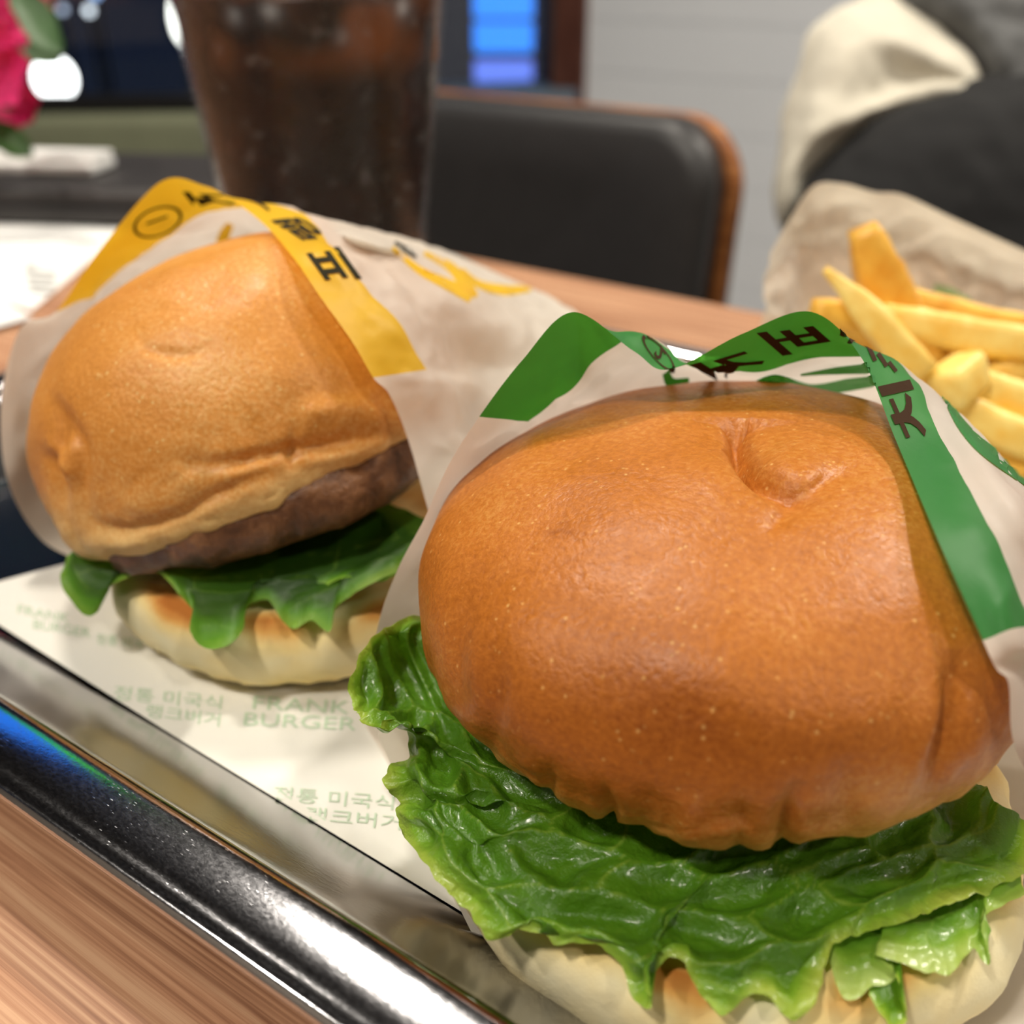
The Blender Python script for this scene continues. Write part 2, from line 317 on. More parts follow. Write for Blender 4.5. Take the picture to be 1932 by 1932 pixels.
def loops(name, prof, cap=False):
    G = np.array([rrect(i, z) for i, z in prof]); Fs = [tuple(f) for f in gridf(len(prof), G.shape[1], True)]
    if cap: Fs.append(tuple(range((len(prof) - 1) * G.shape[1], len(prof) * G.shape[1])))
    return mk(name, G, Fs, M['steel'], tray)
rp = catmull([(0.0030, 0.0190), (0.0012, 0.0188), (0.0, 0.0202), (0.0010, 0.0217), (0.0026, 0.0222), (0.0042, 0.0229), (0.0065, 0.0234), (0.0100, 0.0238), (0.0132, 0.0238), (0.0150, 0.0228), (0.0160, 0.0208)], 40)
loops('rim', rp)
wp = catmull([(0.0160, 0.0208), (0.0178, 0.0185), (0.0280, 0.0112), (0.0380, 0.0040), (0.0410, 0.0024), (0.0450, 0.0020)], 30)
loops('basin', wp, True)
loops('underside', [(0.0030, 0.0190), (0.0150, 0.0180), (0.0172, 0.0165), (0.0360, 0.0035), (0.0410, 0.0008), (0.0450, 0.0004)], True)

# ------------------------------------------------------------------ tray liner and its print
LZ = 0.0030
c1, c2 = atz(0, 1180, LZ), atz(900, 1752, LZ); ld = (c2 - c1)[:2] / np.linalg.norm((c2 - c1)[:2]); ln = np.array([-ld[1], ld[0]])
def liner_z(x, y):
    ins = np.minimum(np.minimum(y - TR['y0'], TR['y1'] - y), np.minimum(x - TR['x0'], TR['x1'] - x)); P = np.stack([x, y, 0 * x + 0.003], -1)
    return np.maximum(LZ, np.interp(ins, wp[:, 0], wp[:, 1]) + 0.0003) + 0.0006 * np.abs(fbm(P * 22, 2)) * smooth(y, 0.1, 0.12)
nx, ny = 140, 80; u_ = np.linspace(0, 1, nx)[None, :]; v_ = np.linspace(0, 1, ny)[:, None] * 0.196; o_ = -0.024 + np.minimum(v_, 0.05) * 0.42
g = np.zeros((ny, nx, 3)); g[..., :2] = c1[:2] + (o_ + (0.273 - o_) * u_)[..., None] * ld + (v_ + 0 * u_)[..., None] * ln; g[..., 2] = liner_z(g[..., 0], g[..., 1])
liner = thing('tray_liner', 'white greaseproof paper liner with pale green lettering lying in the tray', 'paper', (-0.15, 0.2, LZ))
mk('paper_sheet', g, gridf(ny, nx), M['liner'], liner)

def glyphs(txt, bold=0.0):
    cu = bpy.data.curves.new('glyph', 'FONT'); cu.body = txt; cu.offset = bold; cu.resolution_u = 3; o = bpy.data.objects.new('glyph', cu); COL.objects.link(o)
    me = o.evaluated_get(bpy.context.evaluated_depsgraph_get()).to_mesh(); bm = bmesh.new(); bm.from_mesh(me); bmesh.ops.triangulate(bm, faces=bm.faces)
    for _ in range(2):
        es = [e for e in bm.edges if e.calc_length() > 0.18]
        if es: bmesh.ops.subdivide_edges(bm, edges=es, cuts=1); bmesh.ops.triangulate(bm, faces=bm.faces)
    V = np.array([v.co[:] for v in bm.verts]); bm.verts.index_update(); Fs = [[v.index for v in f.verts] for f in bm.faces]; bm.free()
    bpy.data.objects.remove(o); bpy.data.curves.remove(cu); return V[:, :2], Fs
class Deco:
    """collects flat print as polygons given in photograph pixels, dropped onto a surface"""
    def __init__(s, onto): s.onto, s.E = onto, []
    def add(s, P2, Fs):
        s.E.append((s.onto(np.asarray(P2, float)), Fs))
    def text(s, txt, o, r, u):
        V, Fs = glyphs(txt, 0.03 if len(txt) == 1 else 0.0); V = V / (V[:, 0].max() if len(txt) > 1 else 0.9); w = np.array(u) / 0.8
        V2, _ = V, 0; s.add(np.array(o) + V[:, :1] * np.array(r) + V[:, 1:] * (V[:, 1].max() ** -1) * np.array(u), Fs)
    def stroke(s, pts, w):
        P = catmull(np.array(pts, float), 8 * len(pts)); w = np.interp(np.linspace(0, 1, len(P)), np.linspace(0, 1, len(w)), w) if isinstance(w, (list, tuple)) else np.full(len(P), w)
        T = np.gradient(P, axis=0); T /= np.linalg.norm(T, axis=1)[:, None]; Nn = np.stack([-T[:, 1], T[:, 0]], 1)
        k = np.linspace(-0.5, 0.5, 5); G = P[:, None] + Nn[:, None] * (w[:, None] * k)[..., None]; s.add(G.reshape(-1, 2), [list(f) for f in gridf(len(P), 5)])
    def ring(s, c, ax, ay, w=0.18):
        a = np.linspace(0, 2 * np.pi, 41); G = np.array([[np.array(c) + r * (np.array(ax) * math.cos(x) + np.array(ay) * math.sin(x)) for x in a] for r in (1 - w, 1)]); s.add(G.reshape(-1, 2), [list(f) for f in gridf(2, 41)])
    def build(s, name, mat, parent):
        for V, Fs in s.E: mk(name, V, Fs, mat, parent, False)
def onto_liner(P):
    Q = np.array([atz(x, y, LZ) for x, y in P]); Q = np.array([atz(x, y, z) for (x, y), z in zip(P, liner_z(Q[:, 0], Q[:, 1]))]); Q[:, 2] = liner_z(Q[:, 0], Q[:, 1]) + 0.0002; return Q
dc = Deco(onto_liner)
dc.text('정통 미국식', (212, 1318), (205, 20), (3, -24)); dc.text('랭크버거', (272, 1351), (142, 19), (3, -23))
dc.text('FRANK', (472, 1338), (186, 10), (3, -24)); dc.text('BURGER', (455, 1369), (216, 10), (3, -24))
dc.text('정통 미국식', (512, 1509), (230, 18), (3, -25)); dc.text('랭크버거', (572, 1547), (184, 18), (3, -25))
dc.text('FRANK', (30, 1158), (100, 18), (2, -17)); dc.text('BURGER', (60, 1186), (110, 18), (2, -17)); dc.text('정통 미국식', (180, 1214), (110, 12), (2, -18))
dc.build('lettering', M['liner_ink'], liner)

# ------------------------------------------------------------------ burgers
def frame(n):
    n = np.array([n[0], n[1], 1.0]); n /= np.linalg.norm(n); e1 = np.cross([0, 1, 0], n); e1 /= np.linalg.norm(e1); return np.array([e1, np.cross(n, e1), n])
def polydist(p, poly):
    """distance in pixels of points p to a polyline, and position along it (0..1)"""
    P = catmull(np.array(poly, float), 10 * len(poly)); a, b = P[:-1], P[1:]; ab = b - a; best = np.full(len(p), 1e9); s = np.zeros(len(p))
    for i in range(len(a)):
        k = np.clip(((p - a[i]) @ ab[i]) / (ab[i] @ ab[i] + 1e-9), 0, 1); dd = np.linalg.norm(p - a[i] - k[:, None] * ab[i], axis=1)
        u = dd < best; best[u] = dd[u]; s[u] = (i + k[u]) / len(a)
    return best, s
OCC = {}
def front_t(who, x, y):
    px, t = OCC[who]; k = (np.abs(px[:, 0] - x) < 9) & (np.abs(px[:, 1] - y) < 9); return t[k].min() if k.any() else 9.0
def clear(rows, who, cols, nrows, gap):
    return [[(x, y, min(t, front_t(who, x, y) - gap)) if (i in cols and j < nrows) else (x, y, t) for i, (x, y, t) in enumerate(r)] for j, r in enumerate(rows)]
def top_bun(name, c, n, R_, h, lip, mat, parent, grooves, seed, tonef, bulge=0.0):
    nu, nt = 150, 300; a = np.linspace(-np.pi / 2, 0, 34); b = np.linspace(0, np.pi / 2, nu - 35)[1:]
    r = np.concatenate([[0.0001, R_ * 0.5], R_ - lip * 0.6 + lip * 0.6 * np.cos(a), np.maximum(R_ * np.cos(b) ** 0.8, 1e-5)])
    z = np.concatenate([[0.001, 0.001], lip + lip * np.sin(a), lip + (h - lip) * np.sin(b) ** 0.9]); th = np.linspace(0, 2 * np.pi, nt, endpoint=False)
    L = np.stack([np.outer(r, np.cos(th)), np.outer(r, np.sin(th)), np.outer(z, np.ones(nt))], -1); E = frame(n); W = np.array(c) + L @ E
    nn = L - np.array([0, 0, lip]); nn = nn / np.linalg.norm(nn, axis=-1, keepdims=True) @ E; zl = L[..., 2] / h
    low = 1 - smooth(zl, 0.12, 0.55); side = smooth(np.linalg.norm(L[..., :2], axis=-1), R_ * 0.6, R_ * 0.95)
    disp = 0.0011 * fbm(W * 38 + seed, 2) + low * side * (0.0012 * fbm(np.stack([np.cos(th) * 4 + 0 * r[:, None], np.sin(th) * 4 + 0 * r[:, None], zl * 1.2], -1) + seed, 3) + 0.0008 * np.abs(fbm(W * 130 + seed, 2)))
    px, tt = proj(W.reshape(-1, 3)); face = (((C0 - W.reshape(-1, 3)) * nn.reshape(-1, 3)).sum(1) > -0.004); dd = np.zeros(len(px))
    for poly, w, dep in grooves:
        dist, s = polydist(px, poly); dd += np.where(face, -dep * np.exp(-(dist / w) ** 2) * np.sin(np.pi * np.clip(s * 0.9 + 0.05, 0, 1)), 0)
    W = W + nn * (disp + dd.reshape(disp.shape))[..., None]; OCC[parent.name] = proj(W.reshape(-1, 3))
    tone = tonef(zl, px.reshape(W.shape[:2] + (2,)), low * side, W)
    return mk(name, W, gridf(len(r), nt, True), mat, parent, attrs={'tone': tone})
def disc(name, c, n, R_, h, mat, parent, seed, wob=0.002, rnd=0.45, tonef=None, crumb=0.0008, nt=160):
    m = 16; a = np.linspace(-np.pi / 2, np.pi / 2, m); e = h * rnd
    r = np.concatenate([np.linspace(0.0001, R_ - e, 12), R_ - e + e * np.cos(a), np.linspace(R_ - e, 0.0001, 24)]); z = np.concatenate([np.zeros(12), h / 2 + h / 2 * np.sign(np.sin(a)) * np.abs(np.sin(a)) ** 0.8, np.full(24, h)])
    th = np.linspace(0, 2 * np.pi, nt, endpoint=False); wobble = 1 + wob / R_ * fbm(np.stack([np.cos(th) * 2, np.sin(th) * 2, 0 * th], -1) + seed, 3)
    L = np.stack([np.outer(r, np.cos(th) * wobble), np.outer(r, np.sin(th) * wobble), np.outer(z, np.ones(nt))], -1); W = np.array(c) + L @ frame(n)
    W = W + crumb * fbm(W * 150 + seed, 3)[..., None] * np.array([0.6, 0.6, 1.0]) * (L[..., 2:] > 0.001)
    tone = tonef(L[..., 2] / h, np.linalg.norm(L[..., :2], axis=-1) / R_, W) if tonef else np.zeros(L.shape[:2])
    return mk(name, W, gridf(len(r), nt, True), mat, parent, attrs={'tone': tone})
def bread_tone(z, r, W):
    ring = np.exp(-((r - 0.90) / 0.06) ** 2) * (z > 0.6); top = (z > 0.9) * (r < 0.8)
    return np.clip(0.20 + 0.8 * ring * (0.6 + fbm(W * 60, 2)) + top * (0.25 + 0.35 * fbm(W * 45, 3)) + (1 - smooth(z, 0.1, 0.5)) * 0.15, 0, 1)

def leaf(name, rows, mat, parent, nu=60, nv=300, bub=0.0011, cell=0.0075, frill=0.0018, ffreq=95, seed=0, edgew=0.3, sharp=1.0):
    """a lettuce leaf: rows of control points from the hidden inner end out to the free edge"""
    G = catmull(catmull(np.array(rows, float), nu, 0), nv, 1); N = normals(G); v = np.linspace(0, 1, nu)[:, None] * np.ones(nv)
    al = np.concatenate([np.zeros((nu, 1)), np.cumsum(np.linalg.norm(np.diff(G, axis=1), axis=-1), 1)], 1); ac = np.concatenate([np.zeros((1, nv)), np.cumsum(np.linalg.norm(np.diff(G, axis=0), axis=-1), 0)], 0)
    al = np.broadcast_to(al[nu // 2], al.shape); p2 = np.stack([al * 0.62, ac * 1.35], -1); p2 = p2 + 0.0022 * np.stack([fbm(G * 90 + seed, 2), fbm(G * 90 + 40 + seed, 2)], -1)
    f1, gap = worley(p2 / cell, seed); f1b, gapb = worley(p2 / (cell * 0.42), seed + 3)
    d = bub * smooth(gap, -0.05, 0.75) * (1 - 0.75 * smooth(v, 0.8, 1.0)) + bub * 0.13 * smooth(gapb, 0, 0.6)
    d = d + frill * smooth(v, 0.62, 1.0) * fbm(np.stack([al * ffreq, v * 1.2, 0 * v], -1) + seed, 3) + 0.0012 * fbm(G * 45 + seed, 2)
    # toothed edge: shift along the outward direction
    out = np.gradient(G, axis=0); out /= np.linalg.norm(out, axis=-1, keepdims=True) + 1e-9
    teeth = (0.0011 * np.abs(fbm(np.stack([al * 170, 0 * v, 0 * v], -1) + seed, 2)) + 0.0007 * fbm(np.stack([al * 420, 0 * v, 0 * v], -1) + seed, 2)) * sharp
    G = G + N * d[..., None] + out * (teeth * smooth(v, 0.75, 1.0))[..., None]
    vein = 0.3 * (1 - smooth(gap, 0.0, 0.05)) * (1 - smooth(v, 0.8, 1.0)) + 0.05 * (1 - smooth(gapb, 0, 0.08))
    e = smooth(v, 1 - edgew, 1.0) * 0.75 + 0.25 * np.clip(fbm(G * 60 + seed, 2) + 0.3, 0, 1)
    return mk(name, G, gridf(nu, nv), mat, parent, attrs={'edge': e, 'vein': np.clip(vein, 0, 1)})

# front burger
FB = thing('burger', 'large amber glossy bun burger in front with crinkled lettuce, in the green banded wrapper', 'burger', (-0.058, 0.156, 0.004), 'burgers on the tray')
fg = [([(1360, 700), (1395, 790), (1405, 850), (1435, 900), (1530, 950)], 19, 0.0052), ([(1360, 700), (1400, 800), (1430, 890), (1520, 940)], 75, 0.0022), ([(1450, 930), (1520, 930), (1570, 905), (1640, 880)], 18, 0.0012), ([(1450, 1010), (1490, 965), (1540, 925)], 20, 0.0016), ([(1470, 820), (1500, 870), (1560, 890)], 50, -0.0010),
      ([(1330, 840), (1370, 900), (1450, 960)], 50, -0.0010), ([(1800, 1250), (1792, 1340), (1765, 1420), (1735, 1510)], 16, 0.0026), ([(1775, 1280), (1750, 1400), (1715, 1500)], 34, -0.0012), ([(1840, 1300), (1830, 1400), (1810, 1480)], 22, -0.0010),
      ([(1130, 1480), (1148, 1550), (1146, 1620)], 10, 0.0024), ([(945, 1200), (935, 1330), (915, 1450)], 22, 0.0014), ([(1040, 1440), (1015, 1560)], 14, 0.0014), ([(1510, 1470), (1478, 1560), (1480, 1630)], 16, 0.0018), ([(1400, 1510), (1390, 1630)], 16, 0.0012),
      ([(1300, 1500), (1290, 1620)], 24, -0.0010), ([(1600, 1420), (1600, 1580)], 22, 0.0008), ([(885, 1120), (862, 1250), (885, 1360)], 18, 0.0008), ([(1640, 760), (1760, 800)], 18, 0.0012), ([(1220, 1480), (1200, 1620)], 22, 0.0010)]
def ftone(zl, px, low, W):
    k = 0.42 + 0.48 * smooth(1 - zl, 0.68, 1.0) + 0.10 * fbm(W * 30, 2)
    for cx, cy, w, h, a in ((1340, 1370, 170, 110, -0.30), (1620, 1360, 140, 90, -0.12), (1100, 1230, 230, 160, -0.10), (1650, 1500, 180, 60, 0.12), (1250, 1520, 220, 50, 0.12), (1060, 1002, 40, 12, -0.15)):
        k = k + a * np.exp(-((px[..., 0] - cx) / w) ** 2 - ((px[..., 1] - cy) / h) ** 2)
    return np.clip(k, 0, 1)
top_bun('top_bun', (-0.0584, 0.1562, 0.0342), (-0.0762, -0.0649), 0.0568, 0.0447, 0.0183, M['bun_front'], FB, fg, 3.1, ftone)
disc('bottom_bun', (-0.0490, 0.1395, 0.0044), (0.0, 0.0), 0.0530, 0.0195, M['bread'], FB, 1.7, 0.002, 0.5, bread_tone)
disc('patty', (-0.0575, 0.1575, 0.0262), (-0.05, -0.04), 0.0430, 0.0070, M['patty'], FB, 5.0, 0.003)
# lettuce leaf of the front burger: columns of (outer x, y, z), (mid x, y, z), (rim x, y)
cols = [((800, 1165, .036), (812, 1200, .034), (850, 1235)), ((735, 1185, .036), (785, 1225, .032), (868, 1290)), ((690, 1220, .036), (770, 1262, .029), (885, 1330)), ((669, 1275, .034), (768, 1300, .027), (905, 1370)), ((668, 1335, .030), (785, 1340, .026), (925, 1405)),
        ((690, 1362, .030), (800, 1372, .029), (940, 1430)), ((728, 1366, .034), (820, 1392, .030), (955, 1450)), ((765, 1385, .026), (838, 1420, .026), (970, 1470)), ((764, 1425, .023), (848, 1447, .026), (990, 1490)), ((736, 1445, .024), (850, 1470, .028), (1005, 1505)),
        ((730, 1475, .023), (858, 1495, .029), (1020, 1515)), ((758, 1508, .021), (872, 1520, .026), (1035, 1525)), ((752, 1535, .021), (885, 1545, .028), (1050, 1535)), ((772, 1585, .019), (905, 1572, .029), (1075, 1548)), ((800, 1625, .018), (925, 1600, .028), (1100, 1560)),
        ((835, 1672, .017), (955, 1640, .027), (1130, 1572)), ((882, 1722, .016), (1000, 1680, .026), (1165, 1582)), ((920, 1770, .014), (1040, 1702, .026), (1200, 1588)), ((962, 1764, .017), (1070, 1710, .026), (1230, 1592)), ((985, 1748, .021), (1095, 1712, .025), (1255, 1595)),
        ((1050, 1775, .019), (1130, 1720, .024), (1285, 1598)), ((1112, 1776, .020), (1165, 1728, .023), (1315, 1600)), ((1165, 1818, .017), (1200, 1745, .022), (1340, 1602)), ((1196, 1878, .013), (1225, 1765, .021), (1360, 1602)), ((1230, 1902, .012), (1245, 1765, .018), (1375, 1602)),
        ((1226, 1845, .017), (1262, 1745, .016), (1390, 1601)), ((1262, 1800, .023), (1290, 1735, .020), (1410, 1600)), ((1298, 1812, .024), (1320, 1735, .024), (1430, 1598)), ((1318, 1870, .016), (1345, 1745, .024), (1450, 1595)), ((1366, 1912, .012), (1390, 1752, .022), (1475, 1592)),
        ((1405, 1882, .015), (1420, 1750, .022), (1495, 1588)), ((1442, 1872, .016), (1450, 1745, .023), (1515, 1582)), ((1500, 1926, .011), (1495, 1745, .022), (1540, 1572)), ((1545, 1862, .014), (1525, 1725, .023), (1565, 1560)), ((1566, 1795, .018), (1550, 1700, .024), (1590, 1550)),
        ((1610, 1765, .019), (1600, 1672, .025), (1625, 1535)), ((1700, 1738, .019), (1670, 1640, .025), (1665, 1518)), ((1790, 1704, .020), (1735, 1608, .026), (1705, 1503)), ((1880, 1672, .020), (1800, 1575, .026), (1750, 1488)), ((1945, 1630, .021), (1850, 1545, .027), (1800, 1470)), ((1960, 1555, .025), (1880, 1515, .029), (1850, 1452))]
rows = [[], [], [], [], []]
for o, m_, r_ in cols:
    zo = o[2] + 0.003 if o[0] < 790 else (0.0262 + 0.35 * max(o[2] - 0.016, -0.003)); zm = max(m_[2], 0.0268) + 0.0018
    O, Mi, Ri = atz(o[0], o[1], zo), atz(m_[0], m_[1], zm), atz(r_[0], r_[1], 0.0302); inn = np.array([-0.0575, 0.1555, 0.0285])
    rows[0].append(Ri + (inn - Ri) * 0.45 * np.array([1, 1, 0.6])); rows[1].append(Ri + (inn - Ri) * np.array([0.05, 0.05, 0.1])); rows[2].append(Mi); rows[3].append(Mi * 0.42 + O * 0.58 + np.array([0, 0, 0.0012])); rows[4].append(O)
leaf('lettuce_leaf', rows, M['leaf_front'], FB, 90, 620, 0.0026, 0.0115, 0.0014, 110, 5)
# paler frill and tongues under it on the right
l2 = [((1560, 1790, .015), (1560, 1720, .019)), ((1592, 1888, .010), (1590, 1740, .018)), ((1640, 1868, .011), (1620, 1735, .018)), ((1690, 1842, .013), (1650, 1730, .018)), ((1655, 1806, .019), (1680, 1720, .020)), ((1715, 1826, .018), (1720, 1710, .020)), ((1782, 1838, .015), (1760, 1700, .020)), ((1836, 1790, .017), (1800, 1690, .020)), ((1866, 1815, .014), (1840, 1670, .020)), ((1850, 1735, .019), (1870, 1650, .021)), ((1935, 1690, .019), (1910, 1620, .022))]
l2 = [((o[0], o[1], 0.0248 + 0.3 * (o[2] - 0.015)), (i[0], i[1], 0.0246)) for o, i in l2]
leaf('lettuce_leaf', [[atz(i[0], i[1], i[2]) * 1.0 + np.array([0.0, 0.006, 0.001]) for o, i in l2], [atz(*i) for o, i in l2], [(atz(*i) + atz(*o)) / 2 + np.array([0, 0, 0.001]) for o, i in l2], [atz(*o) for o, i in l2]], M['leaf_pale'], FB, 40, 220, 0.0006, 0.006, 0.0009, 150, 11, 0.5)
l3 = [((1640, 1868, .010), (1650, 1780, .014)), ((1668, 1905, .0085), (1665, 1780, .014)), ((1688, 1940, .0075), (1680, 1780, .014)), ((1714, 1915, .009), (1695, 1780, .014)), ((1690, 1850, .012), (1705, 1780, .014))]
l3 = [((o[0], o[1], 0.0245), (i[0], i[1], 0.0252)) for o, i in l3]
leaf('lettuce_leaf', [[atz(*i) for o, i in l3], [(atz(*i) + atz(*o)) / 2 for o, i in l3], [atz(*o) for o, i in l3]], M['leaf_front'], FB, 30, 60, 0.0004, 0.006, 0.0004, 150, 12)

# rear burger
RB = thing('burger', 'golden wrinkled bun burger behind with a thick brown patty showing, in the yellow banded wrapper', 'burger', (-0.2, 0.17, 0.004), 'burgers on the tray')
bg = [([(262, 625), (275, 655), (310, 668), (355, 668), (402, 650)], 10, 0.00043), ([(265, 600), (300, 585), (350, 590)], 12.5, 0.00022), ([(300, 630), (340, 620), (370, 630)], 37.5, -0.00022), ([(95, 750), (125, 800), (150, 850), (150, 920), (170, 980)], 15, 0.00187), ([(100, 770), (110, 830), (95, 880)], 13.75, 0.00130), ([(120, 790), (140, 860), (135, 930)], 17.5, -0.00130), ([(75, 850), (105, 900), (125, 960)], 12.5, 0.00144), ([(85, 830), (115, 870), (140, 900)], 10, -0.00101),
      ([(150, 960), (200, 1000), (280, 990), (350, 965), (420, 925), (500, 890), (560, 862)], 11.25, 0.00115), ([(330, 870), (400, 875), (470, 868), (550, 850), (640, 835), (740, 815)], 13.75, 0.00158), ([(553, 800), (548, 850), (545, 895)], 8.75, 0.00130), ([(560, 810), (600, 780), (680, 775), (740, 790)], 27.5, -0.00130), ([(430, 900), (520, 875), (560, 870)], 17.5, -0.00086), ([(580, 870), (650, 860), (720, 840)], 15, -0.00101), ([(200, 950), (260, 950), (330, 925)], 32.5, -0.00086), ([(170, 1010), (230, 1030), (300, 1010)], 17.5, -0.00072)]
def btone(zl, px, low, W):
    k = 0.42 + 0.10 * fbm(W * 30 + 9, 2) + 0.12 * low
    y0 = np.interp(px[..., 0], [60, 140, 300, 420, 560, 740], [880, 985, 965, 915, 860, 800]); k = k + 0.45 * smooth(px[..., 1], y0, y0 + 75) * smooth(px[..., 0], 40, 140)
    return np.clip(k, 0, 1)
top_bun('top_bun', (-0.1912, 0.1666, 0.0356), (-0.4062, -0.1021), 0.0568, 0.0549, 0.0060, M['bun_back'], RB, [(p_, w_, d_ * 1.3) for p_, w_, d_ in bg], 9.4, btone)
disc('patty', (-0.1850, 0.1620, 0.0295), (-0.28, -0.06), 0.0500, 0.0160, M['patty'], RB, 2.0, 0.003, 0.5, None, 0.0014)
disc('bottom_bun', (-0.1760, 0.1625, 0.0042), (0, 0), 0.0510, 0.0185, M['bread'], RB, 8.2, 0.002, 0.5, bread_tone)
bl = [((118, 1045, .026), (190, 1035, .026)), ((114, 1095, .023), (205, 1045, .026)), ((150, 1152, .018), (225, 1050, .027)), ((178, 1158, .018), (250, 1055, .028)), ((205, 1110, .023), (270, 1058, .029)), ((240, 1090, .027), (290, 1060, .029)), ((285, 1075, .030), (310, 1062, .029)), ((330, 1112, .029), (340, 1065, .029)), ((362, 1150, .026), (370, 1068, .029)), ((358, 1192, .021), (400, 1075, .029)), ((388, 1222, .019), (430, 1078, .029)), ((432, 1215, .019), (460, 1080, .029)), ((466, 1182, .022), (490, 1080, .029)), ((478, 1140, .026), (520, 1080, .029)), ((505, 1132, .027), (545, 1078, .029)), ((530, 1168, .024), (570, 1075, .029)), ((555, 1186, .023), (600, 1072, .029)), ((585, 1170, .025), (630, 1070, .029)), ((622, 1190, .023), (655, 1065, .030)), ((640, 1140, .027), (680, 1055, .031)), ((665, 1120, .029), (705, 1045, .032)), ((700, 1102, .031), (730, 1030, .034)), ((760, 1075, .033), (770, 1010, .036)), ((830, 1040, .035), (820, 985, .038))]
inn = np.array([-0.19, 0.172, 0.031]); zf = lambda p: (p[0], p[1], max(p[2], 0.0245) if p[0] > 230 else p[2]); bl = [(zf(o), (i[0], i[1], i[2] + 0.001)) for o, i in bl]
leaf('lettuce_leaf', [[atz(*i) + (inn - atz(*i)) * 0.5 for o, i in bl], [atz(*i) for o, i in bl], [(atz(*i) + atz(*o)) / 2 + np.array([-0.0005, -0.001, 0.0015]) for o, i in bl], [atz(*o) for o, i in bl]], M['leaf_back'], RB, 60, 420, 0.0005, 0.012, 0.0009, 90, 21, 0.35, 0.25)
bl2 = [((500, 1120, .028), (520, 1070, .031)), ((560, 1128, .027), (570, 1066, .031)), ((600, 1110, .029), (620, 1062, .031)), ((660, 1090, .031), (670, 1055, .032)), ((720, 1098, .031), (720, 1040, .034)), ((770, 1070, .034), (780, 1010, .037))]
leaf('lettuce_leaf', [[atz(*i) + (inn - atz(*i)) * 0.4 for o, i in bl2], [atz(*i) for o, i in bl2], [atz(*o) for o, i in bl2]], M['leaf_back'], RB, 40, 160, 0.0004, 0.012, 0.0009, 90, 25, 0.4, 0.2)

# ------------------------------------------------------------------ wrappers
class Sheet:
    def __init__(s, rows, nu, nv, crinkle, seed):
        P = np.array([[at(*p) for p in r] for r in rows]); G = catmull(catmull(P, nu, 0), nv, 1); N = normals(G)
        c = crinkle * (1 - 2.2 * np.abs(fbm(G * 55 + seed, 2))) + crinkle * 0.5 * fbm(G * 140 + seed, 2)
        v = np.linspace(0, len(rows) - 1, nu)[:, None]; s.G = G + N * (c * smooth(v, 0.0, 0.9))[..., None]; s.N = normals(s.G); s.nu, s.nv, s.nr, s.nc = nu, nv, len(rows), len(rows[0])
        s.px, s.t = proj(s.G)
        face = ((C0 - s.G) * s.N).sum(-1) > 0; s.Nc = np.where(face[..., None], s.N, -s.N)
    def onto(s, P, off=0.00018):
        """pixel -> the front-most sheet point seen there, lifted a hair towards the viewer's side"""
        out = []; px = s.px.reshape(-1, 2); t = s.t.ravel(); G = s.G.reshape(-1, 3); N = s.Nc.reshape(-1, 3)
        for p in P:
            d2 = ((px - p) ** 2).sum(1); i = np.argmin(d2 + (t - t.min()) * 400); k = d2[i]
            r, c = divmod(i, s.nv); r0, r1, cc0, cc1 = max(r - 1, 0), min(r + 1, s.nu - 1), max(c - 1, 0), min(c + 1, s.nv - 1)
            J = np.stack([s.px[r1, c] - s.px[r0, c], s.px[r, cc1] - s.px[r, cc0]], 1)
            try: ab = np.clip(np.linalg.solve(J, p - px[i]), -1, 1)
            except np.linalg.LinAlgError: ab = np.zeros(2)
            out.append(G[i] + ab[0] * (s.G[r1, c] - s.G[r0, c]) + ab[1] * (s.G[r, cc1] - s.G[r, cc0]) + N[i] * off)
        return np.array(out)
    def build(s, parent, band_cols, band_mat, paper):
        Fs = gridf(s.nu, s.nv); r = np.repeat(np.arange(s.nu - 1), s.nv - 1); c = np.tile(np.arange(s.nv - 1), s.nu - 1)
        row = (r + 0.5) / (s.nu - 1) * (s.nr - 1); col = (c + 0.5) / (s.nv - 1) * (s.nc - 1); b = (row < 1.0) & (col > band_cols[0]) & (col < band_cols[1])
        for nm, sel, mt in (('paper_sheet', ~b, paper), ('printed_band', b, band_mat)):
            f = Fs[sel]; u, inv = np.unique(f, return_inverse=True); mk(nm, s.G.reshape(-1, 3)[u], inv.reshape(f.shape), mt, parent)
